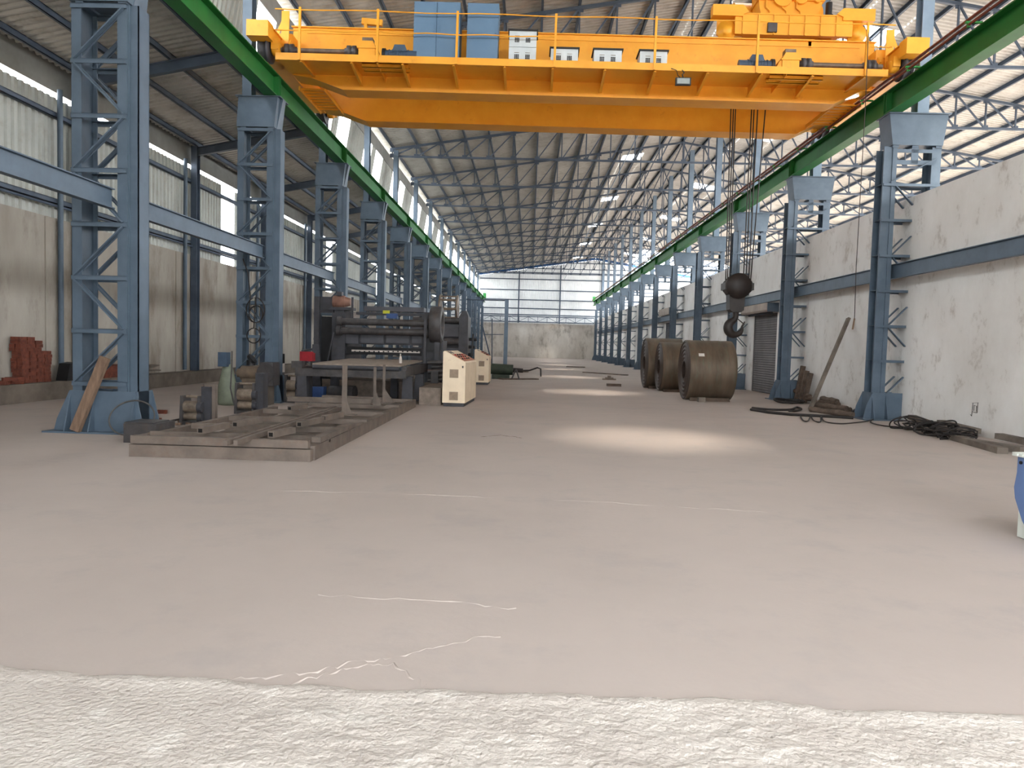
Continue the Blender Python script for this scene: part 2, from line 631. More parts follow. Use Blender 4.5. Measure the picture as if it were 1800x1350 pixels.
STR = [(2.1, 3.45), (4.2, 5.75)]
wi = len(FIB_L)
mb = MB()
cuts = []
for k in range(-2, 14):
    for a, b in (STR if k < 9 else [(.9, 3.2), (3.6, 6.0)]):
        cuts.append((yk(k) + a, yk(k) + b))
cuts = [c for c in cuts if c[0] > Y0 and c[1] < Y1]
y = Y0
for a, b in cuts:
    corr(mb, 'y', y, a, [lambda t, d: (xcl(8.62) - d, t, 8.62), lambda t, d: (xcl(10.42) - d, t, 10.42)])
    y = b
corr(mb, 'y', y, Y1, [lambda t, d: (xcl(8.62) - d, t, 8.62), lambda t, d: (xcl(10.42) - d, t, 10.42)])
mb.box(-7.72, -7.52, Y0, Y1, 8.45, 8.66)
struct('wall_clerestory', mb, M['galv'])
for a, b in cuts:
    wi += 1
    mb = MB()
    mb.add([(xcl(8.62), a, 8.62), (xcl(8.62), b, 8.62), (xcl(10.42), b, 10.42), (xcl(10.42), a, 10.42)], [(0, 1, 2, 3)])
    struct('window_%d' % wi, mb, M['clear'])
mb = MB()
mb.box(-7.36, -7.33, Y0, Y1, 10.36, 10.93)
struct('trim_2', mb, M['fascia'])

# main roof, left slope and right slope with skylights
mb = MB()
SKL = ((5.25, 6.5), [7.9 + 12.48 * i for i in range(0, 8)])
SKR = ((11.1, 12.65), [14.7 + 12.48 * i for i in range(-1, 7)])
bands = [(-7.6, SKL[0][0], None), (SKL[0][0], SKL[0][1], SKL[1]), (SKL[0][1], RX, None), (RX, SKR[0][0], None), (SKR[0][0], SKR[0][1], SKR[1]),
         (SKR[0][1], XR + .4, None)]
HW = .72
for xa_, xb_, ys in bands:
    y = Y0
    for s_ in (ys or []):
        corr(mb, 'y', y, s_ - HW, [lambda a, d: (xa_, a, zroof(xa_) + d), lambda a, d: (xb_, a, zroof(xb_) + d)])
        y = s_ + HW
    y_end = 84.0 if xb_ > XR else Y1          # outer slope cut short of the gable to let more sky light in
    corr(mb, 'y', y, y_end, [lambda a, d: (xa_, a, zroof(xa_) + d), lambda a, d: (xb_, a, zroof(xb_) + d)])
struct('ceiling', mb, M['roof'])
for xa_, xb_, ys in bands:
    for s_ in (ys or []):
        wi += 1
        mb = MB()
        mb.add([(xa_, s_ - HW, zroof(xa_) + .01), (xa_, s_ + HW, zroof(xa_) + .01),
                (xb_, s_ + HW, zroof(xb_) + .01), (xb_, s_ - HW, zroof(xb_) + .01)], [(0, 1, 2, 3)])
        struct('window_%d' % wi, mb, M['fibre'])

NPL, NPR = 13, 12
PXL = [XC + (RX - XC) * i / NPL for i in range(NPL + 1)]
PXR = [RX + (XR - RX) * i / NPR for i in range(1, NPR + 1)]
for i, x in enumerate(PXL):
    mb = MB()
    z = zroof(x) - .085
    mb.channel((x, Y0, z), (x, Y1, z), .075, .16)
    tag(mb.build('roof_purlin', M['steel_dark']),
        'long purlin under the main roof, %s up from the clerestory windows' % ORD[i] if i < NPL else 'purlin along the ridge of the main roof', 'purlin')
for i, x in enumerate(PXR):
    mb = MB()
    z = zroof(x) - .085
    mb.channel((x, Y0, z), (x, Y1, z), .075, .16)
    tag(mb.build('roof_purlin', M['steel_dark']), 'long purlin under the far roof slope, %s down from the ridge' % ORD[i], 'purlin')

# right partition wall
mb = MB()
DOORS = [(26.2, 28.9, 2.95), (44.6, 47.6, 3.25)]
y = 2.0
for a, b, zt in DOORS:
    mb.box(XW, XW + .25, y, a, 0, 5.2)
    mb.box(XW, XW + .25, a, b, zt, 5.2)
    y = b
mb.box(XW, XW + .25, y, Y1, 0, 5.2)
struct('wall_right', mb, M['plaster'])
# charcoal number scrawl on the plaster
mk = X(1714, 718, XW)
mb = MB()
for a, b in [((-.10, .10), (.10, .12)), ((-.07, .10), (-.09, -.16)), ((.09, .12), (.08, -.08)), ((-.08, -.07), (.08, -.08)), ((-.03, .06), (.05, .05)),
             ((-.03, .06), (-.03, -.05)), ((.05, .05), (.05, -.05)), ((-.13, -.13), (-.09, -.16))]:
    mb.bar((XW - .002, mk.y - a[0], mk.z + a[1]), (XW - .002, mk.y - b[0], mk.z + b[1]), .004, .016, (1, 0, 0))
tag(mb.build('chalk_mark', M['char']), 'small dark square scrawl low on the white right wall', 'mark')

# roller shutters in the right wall
for i, (a, b, zt) in enumerate(DOORS):
    mb = MB()
    nz = int(zt / .085)
    prof = []
    for j in range(nz):
        z = zt * j / nz
        prof += [(0, z), (-.018, z + .03), (-.018, z + .055)]
    prof.append((0, zt))
    vs_ = [(XW + .06 + d, a + .02, z) for d, z in prof] + [(XW + .06 + d, b - .02, z) for d, z in prof]
    m = len(prof)
    mb.add(vs_, [(j, j + 1, m + j + 1, m + j) for j in range(m - 1)])
    mb.box(XW + .02, XW + .10, a, a + .05, 0, zt)
    mb.box(XW + .02, XW + .10, b - .05, b, 0, zt)
    struct('door_%d' % (i + 1), mb, M['shutter'] if i == 0 else M['panel_grey'])
    c = thing('shutter_box', ['boxy cover over the nearer roller shutter on the right wall', 'boxy cover over the farther roller shutter on the right wall'][i],
              'box', (XW - .22, (a + b) / 2, zt))
    zo, hh = (zt, .33) if i == 0 else (3.66, .44)
    mb = MB()
    mb.prism([(XW - .002, a - .12, zo + .02), (XW - .38, a - .12, zo + .02), (XW - .42, a - .12, zo + .08), (XW - .42, a - .12, zo + hh), (XW - .002, a - .12, zo + hh)],
             (0, b - a + .5, 0))
    mb.build('cover', M['box_grey'], c)
    mb = MB()
    mb.box(XW - .41, XW - .01, a - .14, a - .122, zo + .01, zo + hh)
    mb.build('end_plate', M['steel'], c)
    mb = MB()
    mb.tube((XW - .2, a, zo - .02), (XW - .2, b, zo - .02), .04, 10)
    mb.build('roller_tube', M['dark'], c)

# far gable wall
mb = MB()
mb.box(XL, XR, Y1, Y1 + .25, 0, 4.64)
struct('wall_back', mb, M['plaster_far'])
mb = MB()


def zg(x):
    return zroof(x) - .30


def gablepiece(x0, x1):
    n = int(round((x1 - x0) / .2))
    vs_, fs = [], []
    for i in range(n):
        b = x0 + (x1 - x0) * i / n
        pw = (x1 - x0) / n
        for a, d in ((0, 0), (.28, 0), (.42, .03), (.86, .03)):
            x = b + a * pw
            vs_.append((x, Y1 - d, 4.6))
            vs_.append((x, Y1 - d, zg(x) if x > -7.4 else zl(x)))
    vs_.append((x1, Y1, 4.6))
    vs_.append((x1, Y1, zg(x1)))
    for i in range(len(vs_) // 2 - 1):
        fs.append((2 * i, 2 * i + 2, 2 * i + 3, 2 * i + 1))
    mb.add(vs_, fs)


gablepiece(XL, -7.4)
gablepiece(-7.39, RX)
gablepiece(RX, 11.2)
struct('wall_back_sheet', mb, M['farsheet'])
mb = MB()
gablepiece(11.2, XR)
struct('wall_back_sheet', mb, M['farclear'])
mb = MB()
mb.bar((-7.2, Y1 - .06, zroof(-7.2) - .145), (RX, Y1 - .06, zroof(RX) - .145), .05, .30)
mb.bar((RX, Y1 - .06, zroof(RX) - .145), (XR, Y1 - .06, zroof(XR) - .145), .05, .30)
struct('trim_3', mb, M['bluesheet'])
gz = [5.75, 6.6, 7.75, 9.05, 10.5, 11.4]
for i, z in enumerate(gz):
    mb = MB()
    x0, x1 = (-7.0 if z < 11 else -4.5), 17.0
    mb.channel((x0, Y1 - .1, z), (x1, Y1 - .1, z), .1, .13)
    tag(mb.build('gable_girt', M['steel_dark']), 'horizontal girt across the far gable sheeting, %s up from the wall' % ORD[i], 'girt')
for i, x in enumerate([-1.72, 3.82, 9.35]):
    mb = MB()
    mb.ibeam((x, Y1 - .2, 4.66), (x, Y1 - .2, zg(x) - .2), .16, .2, up=(0, 1, 0))
    tag(mb.build('gable_post', M['steel_dark']), ['upright post on the far gable sheeting near its left end', 'middle upright post on the far gable sheeting',
                                                   'upright post on the far gable sheeting under the ridge'][i], 'post')
g = thing('catwalk_truss', 'long low lattice catwalk across the far wall above the plaster', 'catwalk', (1.2, Y1 - .6, 4.75))
for nm, z in (('bottom_chord', 4.78), ('top_chord', 5.5)):
    mb = MB()
    for yy in (Y1 - .3, Y1 - .95):
        mb.bar((-6.6, yy, z), (8.4, yy, z), .09, .09)
    if z < 5:
        mb.box(-6.6, 8.4, Y1 - .95, Y1 - .3, 4.82, 4.84)
    mb.build(nm, M['steel_dark'], g)
for i in range(13):
    x = -6.6 + 15 * i / 12
    mb = MB()
    mb.bar((x, Y1 - .95, 4.82), (x, Y1 - .95, 5.46), .06, .06)
    if i < 12:
        s_ = 1 if i % 2 else 0
        mb.bar((x, Y1 - .95, 4.82 if s_ == 0 else 5.46), (x + 1.25, Y1 - .95, 5.46 if s_ == 0 else 4.82), .05, .05)
    mb.build('brace', M['steel_dark'], g)

# ------------------------------------------------------------------ roof trusses
def node_plate(mb, x, z, s=.12):
    mb.box(x - s, x + s, -.006, .006, z - s * .8, z + s * .8)


ZB = 10.66
tr = thing('roof_truss', '', 'truss', (0, 0, 0))
mb = MB()
ztc = lambda x: zroof(x) - .22
mb.bar((XC, 0, ztc(XC)), (RX, 0, ztc(RX)), .10, .10)
mb.bar((RX, 0, ztc(RX)), (XR, 0, ztc(XR)), .10, .10)
mb.build('top_chord', M['steel_dark'], tr, True)
mb = MB()
mb.bar((XC, 0, ZB), (XR, 0, ZB), .09, .09)
mb.build('bottom_chord', M['steel_dark'], tr, True)
allx = PXL + PXR
for i, x in enumerate(allx):
    mb = MB()
    if ztc(x) - ZB > .16:
        mb.bar((x, 0, ZB), (x, 0, ztc(x)), .055, .055, (0, 1, 0))
    node_plate(mb, x, ZB + .04)
    node_plate(mb, x, ztc(x) - .04)
    mb.build('web_post', M['steel_dark'], tr, True)
    if i + 1 < len(allx):
        x2 = allx[i + 1]
        mb = MB()
        if x2 <= RX + .01:
            mb.bar((x, 0, ZB), (x2, 0, ztc(x2)), .055, .055, (0, 1, 0))
        else:
            mb.bar((x, 0, ztc(x)), (x2, 0, ZB), .055, .055, (0, 1, 0))
        mb.build('web_diagonal', M['steel_dark'], tr, True)
trusses = []
for k in range(1, 14):
    o = tr if k == 1 else copy_tree(tr)
    trusses.append(o)
for k, o in zip(range(1, 14), trusses):
    o.location = (0, yk(k) + .25, 0)
    o['group'] = 'roof trusses'
    o['label'] = ('steel lattice roof truss, nearest one, ahead of the orange crane' if k == 1 else
                  'steel lattice roof truss right over the orange crane' if k == 2 else
                  'steel lattice roof truss, %s one beyond the orange crane' % ORD[k - 3] if k < 13 else
                  'steel lattice roof truss closest to the far gable wall')
# light bracing rods between the trusses under the ridge
for i, (x, z) in enumerate([(4.3, ZB - .02), (12.3, ZB - .02)]):
    mb = MB()
    mb.tube((x, 10, z - .07), (x, Y1 - 1, z - .07), .03, 8)
    tag(mb.build('tie_pipe', M['post']), ['long pale pipe tied under the roof trusses over the middle of the nave',
                                          'long pale pipe tied under the roof trusses beyond the partition wall'][i], 'pipe')

# ------------------------------------------------------------------ columns, left row
def left_column(full=True):
    t = thing('lattice_column', '', 'column')
    for nm, x, w in (('outer', -7.03, .15), ('inner', -6.33, .15)):
        mb = MB()
        mb.box(x, x + w, 0, .02, 0, 6.46)
        mb.box(x, x + w, .40, .42, 0, 6.46)
        mb.box(x + w / 2 - .008, x + w / 2 + .008, .02, .40, 0, 6.46)
        if nm == 'inner':
            mb.box(x + w, x + w + .02, .02, .40, 0, 6.46)
            mb.box(x + w + .02, x + w + .15, .06, .08, 0, 6.46)
            mb.box(x + w + .02, x + w + .15, .34, .36, 0, 6.46)
            mb.box(x + w + .13, x + w + .15, .06, .36, 0, 6.46)
        mb.build('chord', M['steel'], t, True)
    zs = [.75 + .81 * i for i in range(8)]
    for z in zs:
        mb = MB()
        for y, s_ in ((-.03, 1), (.43, -1)):
            mb.box(-7.03, -6.18, y, y + .02, z - .035, z + .035)
            mb.box(-7.03, -6.18, min(y, y + s_ * .06), max(y, y + s_ * .06), z + .022, z + .035)
        mb.build('batten', M['steel'], t, True)
    for i in range(7):
        mb = MB()
        for y in (-.02, .43):
            a, b = (-6.98, -6.23) if i % 2 == 0 else (-6.23, -6.98)
            mb.bar((a, y, zs[i] + .03), (b, y, zs[i + 1] - .03), .02, .075, (0, 1, 0))
            mb.bar((a, y + .025, zs[i] + .03), (b, y + .025, zs[i + 1] - .03), .05, .012, (0, 1, 0), (0, .03))
        o = mb.build('diagonal_brace', M['steel'], t, True)
    mb = MB()
    for y in (-.05, .45):
        mb.prism([(-7.30, y, 0), (-5.90, y, 0), (-5.93, y, .22), (-6.03, y, .64), (-7.05, y, .64), (-7.25, y, .2)], (0, .02, 0))
    for x in (-7.05, -6.68, -6.05):
        mb.prism([(x, -.22, 0), (x, .64, 0), (x, .45, .64), (x, -.03, .64)], (.02, 0, 0))
    mb.box(-7.36, -5.86, -.24, .66, 0, .025)
    mb.build('base_plate', M['steel'], t, True)
    mb = MB()
    mb.prism([(-7.04, -.05, 6.48), (-6.15, -.05, 6.48), (-6.07, -.05, 7.17), (-7.0, -.05, 7.17)], (0, .54, 0))
    mb.box(-7.06, -6.0, -.09, .53, 7.17, 7.19)
    mb.prism([(-6.15, .12, 6.46), (-6.0, .12, 7.17), (-6.07, .12, 7.17), (-6.16, .12, 6.46)], (0, .2, 0))
    for x in (-6.95, -6.3):
        mb.box(x, x + .12, -.03, .45, 6.44, 6.49)
    mb.build('cap', M['steel'], t, True)
    mb = MB()
    mb.ibeam((-6.85, .21, 7.19), (-6.85, .21, 10.7), .22, .28, up=(0, 1, 0))
    mb.box(-6.95, -6.73, .04, .4, 10.66, 10.9)
    mb.build('upper_post', M['steel'], t, True)
    return t


lc = left_column()
left_cols = [lc] + [copy_tree(lc) for k in range(1, 14)]
for k, o in enumerate(left_cols):
    o.location = (0, yk(k), 0)
    o['group'] = 'left row of lattice columns'
    if k == 0:
        o['label'] = 'blue-grey lattice column nearest at left, with a plank leaning on its base'
    elif k == 1:
        o['label'] = 'blue-grey lattice column with loose hanging cables, standing behind the small roller units'
    elif k == 13:
        o['label'] = 'blue-grey lattice column of the left row closest to the far wall'
    else:
        o['label'] = 'blue-grey lattice column of the left row, %s one counted from the plank' % ORD[k]

# girt beams between the left columns (one length per bay)
for k in range(-1, 13):
    mb = MB()
    mb.ibeam((-6.40, yk(k) + .45, 3.56), (-6.40, yk(k + 1) - .04, 3.56), .12, .30, .016, .014)
    o = tag(mb.build('side_girt', M['steel']), 'blue-grey horizontal girt leading to the %s column of the left row' % ORD[k + 1], 'girt', 'left row girts')

# left wall columns and aisle rafters
def wall_column():
    t = thing('wall_column', '', 'column')
    mb = MB()
    mb.ibeam((XL + .12, .3, .4), (XL + .12, .3, 7.75), .2, .24, up=(0, 1, 0))
    mb.build('post', M['steel_dark'], t, True)
    mb = MB()
    mb.ibeam((XL + .1, .3, zl(XL + .1) - .30), (-6.9, .3, zl(-6.9) - .30), .14, .26)
    mb.build('rafter', M['steel_dark'], t, True)
    mb = MB()
    mb.tube((XL + .12, -.40, .45), (XL + .12, -.40, 7.2), .06, 12)
    mb.build('drain_pipe', M['steel'], t, True)
    return t


wc = wall_column()
for k in range(0, 14):
    o = wc if k == 0 else copy_tree(wc)
    o.location = (0, yk(k) + .25, 0)
    o['group'] = 'wall columns and aisle rafters'
    o['label'] = 'dark wall post with drain pipe and roof rafter, beside the %s left column' % ORD[k]

# ------------------------------------------------------------------ columns, right row
def right_column():
    t = thing('lattice_column', '', 'column')
    mb = MB()
    mb.box(8.04, 8.13, 0, .02, 0, 6.33)
    mb.box(8.04, 8.34, .02, .04, 0, 6.33)
    mb.box(8.24, 8.34, 0, .02, 0, 6.33)
    mb.box(8.18, 8.20, .04, .38, 0, 6.33)
    mb.box(8.04, 8.34, .38, .40, 0, 6.33)
    mb.build('chord', M['steel'], t, True)
    mb = MB()
    mb.box(9.13, 9.34, 0, .02, 4.6, 6.33)
    mb.box(9.13, 9.34, .38, .40, 4.6, 6.33)
    mb.box(9.23, 9.25, .02, .38, 4.6, 6.33)
    mb.build('chord', M['steel'], t, True)
    mb = MB()
    mb.box(8.66, 8.82, .0, .02, 5.95, 6.33)
    mb.box(8.34, 9.13, .0, .02, 5.93, 6.03)
    mb.box(8.34, 9.13, .0, .02, 6.2, 6.28)
    mb.build('head_plate', M['steel'], t, True)
    zs = [.56 + .817 * i for i in range(8)]
    for z in zs[:7]:
        mb = MB()
        xe = 9.34 if z > 5.2 else XW
        for y in (-.03, .40):
            mb.box(8.05, xe, y, y + .02, z - .03, z + .03)
        mb.box(8.05, xe, -.03, .42, z + .02, z + .03)
        mb.build('batten', M['steel'], t, True)
    for i in range(7):
        mb = MB()
        for y in (-.02, .40):
            if i % 2 == 0:
                a, b = (8.34, zs[i] + .04), (XW, zs[i] + .04 + .42)
            else:
                a, b = (8.34, zs[i + 1] - .04), (XW, zs[i + 1] - .04 - .42)
            if zs[i] > 5.2:
                a, b = (8.2, zs[i] + .04), (9.25, zs[i] + .62)
            mb.bar((a[0], y, a[1]), (b[0], y, b[1]), .02, .075, (0, 1, 0))
        mb.build('diagonal_brace', M['steel'], t, True)
    mb = MB()
    for y in (-.05, .45):
        mb.prism([(7.84, y, 0), (XW - .01, y, 0), (XW - .01, y, .64), (8.04, y, .64), (7.9, y, .3)], (0, .02, 0))
    for x in (8.03, 8.34):
        mb.prism([(x, -.22, 0), (x, .64, 0), (x, .45, .64), (x, -.03, .64)], (.02, 0, 0))
    mb.box(7.78, XW - .01, -.25, .66, 0, .025)
    mb.build('base_plate', M['steel'], t, True)
    mb = MB()
    mb.prism([(8.20, -.05, 6.36), (9.34, -.05, 6.36), (9.43, -.05, 7.06), (8.10, -.05, 7.06)], (0, .54, 0))
    mb.box(8.07, 9.48, -.1, .54, 7.06, 7.085)
    for x in (8.22, 8.66, 9.2):
        mb.box(x, x + .14, -.02, .42, 6.31, 6.37)
    mb.build('cap', M['steel'], t, True)
    mb = MB()
    mb.ibeam((8.92, .24, 7.085), (8.92, .24, 12.9), .26, .3, up=(0, 1, 0))
    mb.build('upper_post', M['post'], t, True)
    return t


rc = right_column()
right_cols = [rc] + [copy_tree(rc) for k in range(2, 14)]
for k, o in zip(range(1, 14), right_cols):
    o.location = (0, yk(k), 0)
    o['group'] = 'right row of lattice columns'
    o['label'] = ('blue-grey column against the right wall, nearest one, between plank and cable heaps' if k == 1 else
                  'blue-grey column against the right wall, %s one down the row' % ORD[k - 1])
for k in range(0, 13):
    mb = MB()
    mb.ibeam((8.42, yk(k) + .2 if k else 9.0, 3.47), (8.42, yk(k + 1) + .2, 3.47), .13, .33, .016, .014)
    tag(mb.build('side_girt', M['steel']), 'blue-grey horizontal girt along the right wall, %s length' % ORD[k], 'girt', 'right wall girts')

# ------------------------------------------------------------------ runway beams
def runway(side):
    xc = -6.24 if side < 0 else 8.22
    zb = 7.19 if side < 0 else 7.085
    t = thing('runway_beam', ['long green crane rail beam on the left row of columns', 'long green crane rail beam on the right row of columns'][side > 0],
              'beam', (xc, 40, zb))
    mb = MB()
    mb.ibeam((xc, Y0, zb + .27), (xc, Y1 - 1.6, zb + .27), .30, .52, .025, .02)
    mb.build('girder', M['green'], t)
    mb = MB()
    mb.bar((xc, Y0, zb + .575), (xc, Y1 - 1.6, zb + .575), .07, .09)
    mb.build('rail', M['shaft'], t)
    for k in range(0, 14):
        mb = MB()
        for dy in (.12, .24):
            mb.box(xc - .14, xc + .14, yk(k) + dy, yk(k) + dy + .015, zb + .026, zb + .505)
        mb.build('stiffener', M['green'], t)
    mb = MB()
    mb.box(xc - .18, xc + .22, Y1 - 1.9, Y1 - 1.6, zb + .53, zb + 1.2)
    mb.build('end_stop', M['green_light'], t)
    return t


runway(-1)
rb = runway(1)
for i in range(40):
    y = 9.6 + 2.13 * i
    mb = MB()
    mb.box(7.80, 8.10, y, y + .05, 7.63, 7.66)
    mb.bar((7.86, y + .025, 7.56), (7.86, y + .025, 7.63), .05, .05)
    mb.build('bar_bracket', M['green_light'], rb)
bs = thing('conductor_bars', 'rust-red power bars running along the right green beam', 'power rail', (7.88, 40, 7.7))
for j, (x, z) in enumerate([(7.86, 7.70), (7.95, 7.75), (7.86, 7.60)]):
    mb = MB()
    mb.tube((x, Y0, z), (x, Y1 - 3, z), .026, 8)
    mb.build('bar', M['copper'], bs)

# ------------------------------------------------------------------ overhead crane
TILT = .0100
crane = thing('overhead_crane', 'big orange double girder overhead crane bridging the two green beams', 'crane', (1.0, 18.9, 7.72))


def cpart(name, mb, m, parent=None):
    return mb.build(name, m, parent or crane)


YF = 16.8                      # outer edge of the walkway
for gi, (ya, yb) in enumerate([(17.85, 18.42), (20.3, 20.87)]):
    g = MB()
    prof = [(-4.7, 7.54), (7.05, 7.54), (7.68, 7.86), (7.95, 7.86), (7.95, 8.97), (-5.95, 8.97), (-5.95, 7.86), (-5.48, 7.80)]
    g.prism([(x, ya + .05, z) for x, z in prof], (0, yb - ya - .1, 0))
    # flanges
    fl = [(-5.9, 7.84), (-5.48, 7.79), (-4.7, 7.53), (7.05, 7.53), (7.68, 7.85), (7.95, 7.85)]
    for a, b in zip(fl, fl[1:]):
        g.bar((a[0], (ya + yb) / 2, a[1]), (b[0], (ya + yb) / 2, b[1]), yb - ya, .024)
    g.box(-5.98, 7.98, ya, yb, 8.97, 8.995)
    g.box(-5.6, 7.6, ya + .03, ya + .05, 8.84, 8.86)
    gg = cpart('box_girder', g, M['orange'])
    r_ = MB()
    r_.box(-5.7, 7.7, (ya + yb) / 2 - .03, (ya + yb) / 2 + .03, 8.996, 9.06)
    cpart('trolley_rail', r_, M['shaft'], gg)
# walkway
w = MB()
w.box(-5.98, 7.80, YF, 17.88, 7.86, 7.875)
w.box(-5.98, 7.80, YF - .012, YF + .01, 7.79, 7.885)
walk = cpart('walkway', w, M['orange'])
for px in [528, 617, 662, 707, 797, 887, 972, 1064, 1152, 1245, 1340, 1384, 1430, 1522]:
    x = P(px, 112, YF).x
    small = px in (662, 1384)
    g = MB()
    zlow = 7.62 if not small else 7.72
    if x < -4.8 or x > 7.1:
        zlow = 7.85 - .05
    g.prism([(x - .006, YF + .01, 7.855), (x - .006, YF + .01, 7.77), (x - .006, 17.86, zlow - .0), (x - .006, 17.86, 7.855)], (.012, 0, 0))
    if not small:
        g.bar((x, YF + .01, 7.765), (x, 17.86, zlow - .004), .06, .01)
    cpart('bracket', g, M['orange'], walk)
for x0, x1 in [(-4.05, -2.98), (5.25, 6.45)]:
    for y in (17.05, 17.3):
        g = MB()
        g.channel((x0, y, 7.80), (x1, y, 7.80), .08, .1)
        cpart('support_channel', g, M['orange'], walk)
# railing
rail = MB()
rail.box(-5.98, 7.8, YF - .004, YF + .004, 7.875, 7.95)
rl = cpart('guard_rail', rail, M['orange'])
posts = [(527, 17), (664, 20), (804, 22), (977, 25), (1153, 31), (1333, 37), (1525, 40)]
pxs = []
for px, py in posts:
    x = P(px, py, YF).x
    pxs.append(x)
    g = MB()
    g.bar((x, YF - .015, 7.79), (x, YF - .015, 8.96), .05, .05, (0, 1, 0))
    cpart('rail_post', g, M['orange'], rl)
for z, x0, x1 in [(8.91, -6.0, 7.9), (8.45, -6.0, pxs[3]), (8.43, pxs[6], 7.85)]:
    g = MB()
    n = 24
    g.path([(x0 + (x1 - x0) * i / n, YF - .015, z - .012 * math.sin(i * 1.3)) for i in range(n + 1)], .014, 8)
    cpart('rail_bar', g, M['orange'], rl)
# end carriages, buffers, wheels
for sx, xc in ((-1, -6.26), (1, 8.24)):
    g = MB()
    dz = -.145 + .0  # tilt of the crane lets this side settle on its rail
    zz = 8.06
    g.box(xc - .2, xc + .2, 17.36, 21.2, zz - .1, zz + .40)
    g.box(xc - .2, xc + .2, 16.75, 17.36, zz + .16, zz + .40)
    g.box(xc - .24, xc + .24, 16.72, 21.95, zz + .40, zz + .42)
    g.box(xc - .2, xc + .2, 21.2, 21.9, zz + .16, zz + .40)
    ec = cpart('end_carriage', g, M['orange'])
    g = MB()
    g.box(xc - .25, xc + .24, 16.42, 16.75, zz + .10, zz + .45)
    cpart('buffer_box', g, M['orange'], ec)
    g = MB()
    g.box(xc - .25, xc + .24, 21.95, 22.25, zz + .10, zz + .45)
    cpart('buffer_box', g, M['orange'], ec)
    for yw in (17.0, 21.55):
        g = MB()
        g.lathe([(.0, -.12), (.28, -.12), (.31, -.1), (.31, -.07), (.26, -.06), (.26, .06), (.31, .07), (.31, .1), (.28, .12), (0, .12)],
                (xc, yw, zz + .02), 'x', 28)
        cpart('wheel', g, M['dark'], ec)
        g = MB()
        hx = xc + (-1 if sx > 0 else 1) * .24
        g.lathe([(0, -.1), (.11, -.1), (.15, -.06), (.15, .06), (.11, .1), (0, .1)], (hx, yw, zz + .02), 'x', 20)
        g.box(hx - .08, hx + .08, yw - .17, yw + .17, zz - .02, zz + .2)
        cpart('axle_box', g, M['orange'], ec)
    g = MB()
    xi = xc - sx * .42
    g.box(min(xi, xc), max(xi, xc), 17.5, 17.9, zz - .1, zz + .6)
    g.bar((xi, 17.3, zz + .3), (xi, 17.9, zz - .1), .03, .2)
    cpart('knee_plate', g, M['orange'], ec)
    g = MB()
    xs = xc - sx * (.30 if sx < 0 else .18)
    g.box(xs - .09, xs + .09, 17.35, 17.38, 8.2, 9.12 if sx < 0 else 9.06)
    g.bar((xs + sx * -.02, 17.36, 9.05), (xs + sx * .18, 17.36, 8.6), .012, .07)
    cpart('stop_plate', g, M['orange'], ec)
    # end platform between the girders, seen from below as slats
    g = MB()
    x0, x1 = (xc + .3, xc + .95) if sx < 0 else (xc - .95, xc - .3)
    for i in range(8):
        y = 18.55 + i * .22
        g.box(x0, x1, y, y + .1, 7.72, 7.76)
    g.box(x0, x0 + .03, 18.4, 20.3, 7.66, 7.76)
    g.box(x1 - .03, x1, 18.4, 20.3, 7.66, 7.76)
    cpart('end_platform', g, M['orange'])
# travel drives
for sx in (-1, 1):
    def mx(x):
        return x if sx < 0 else 1.75 - x       # right drive is the mirror image
    xw = -6.0 if sx < 0 else 7.75
    g = MB()
    xg = mx(-4.22)
    g.tube((xw, 17.0, 8.08), (xg, 17.0, 8.08), .055, 14)
    sh = cpart('drive_shaft', g, M['shaft'])
    for xa in (mx(-5.72), mx(-4.28)):
        g = MB()
        g.lathe([(0, -.16), (.08, -.16), (.08, -.1), (.14, -.1), (.14, -.02), (.11, -.02), (.11, .02), (.14, .02), (.14, .1), (.08, .1), (.08, .16), (0, .16)],
                (xa, 17.0, 8.08), 'x', 20)
        cpart('coupling', g, M['dark2'], sh)
    g = MB()
    xa, xb = sorted((mx(-4.1), mx(-3.72)))
    g.box(xa, xb, 16.86, 17.2, 7.875, 8.12)
    g.box(xa - .03, xb + .03, 16.84, 17.24, 8.12, 8.15)
    g.prism([(xa, 16.88, 8.15), (xb, 16.88, 8.15), (xb - .06, 16.88, 8.30), (xa + .08, 16.88, 8.30)], (0, .3, 0))
    g.prism([(xb if sx < 0 else xa, 16.9, 7.875), ((xb + .16) if sx < 0 else (xa - .16), 16.9, 7.875), (xb if sx < 0 else xa, 16.9, 8.2)], (0, .03, 0))
    gb = cpart('drive_gearbox', g, M['orange'])
    g = MB()
    g.box((xa + xb) / 2 - .12, (xa + xb) / 2 + .12, 16.9, 17.1, 8.28, 8.38)
    cpart('cap', g, M['shaft'], gb)
    g = MB()
    xm0, xm1 = mx(-3.5), mx(-2.78)
    g.tube((xm0, 17.0, 8.03), (xm1, 17.0, 8.03), .115, 18)
    for i in range(7):
        xx = xm0 + (xm1 - xm0) * (.12 + i * .1)
        g.tube((xx - .008, 17.0, 8.03), (xx + .008, 17.0, 8.03), .13, 18)
    lo, hi = sorted((xm0 + (xm1 - xm0) * .25, xm0 + (xm1 - xm0) * .66))
    g.box(lo, hi, 16.9, 17.12, 7.876, 7.95)
    mo = cpart('drive_motor', g, M['motor_blue'])
    g = MB()
    g.prism([(lo - .02, 16.9, 8.1), (hi + .02, 16.9, 8.1), (hi - .03, 16.9, 8.24), (lo + .03, 16.9, 8.24)], (0, .2, 0))
    cpart('terminal_box', g, M['motor_blue'], mo)
    g = MB()
    g.tube((xm0 - (.07 if sx < 0 else -.07), 17.0, 8.03), (xm0, 17.0, 8.03), .15, 18)
    cpart('brake_disc', g, M['black'], mo)
crane.rotation_euler = (0, TILT, 0)


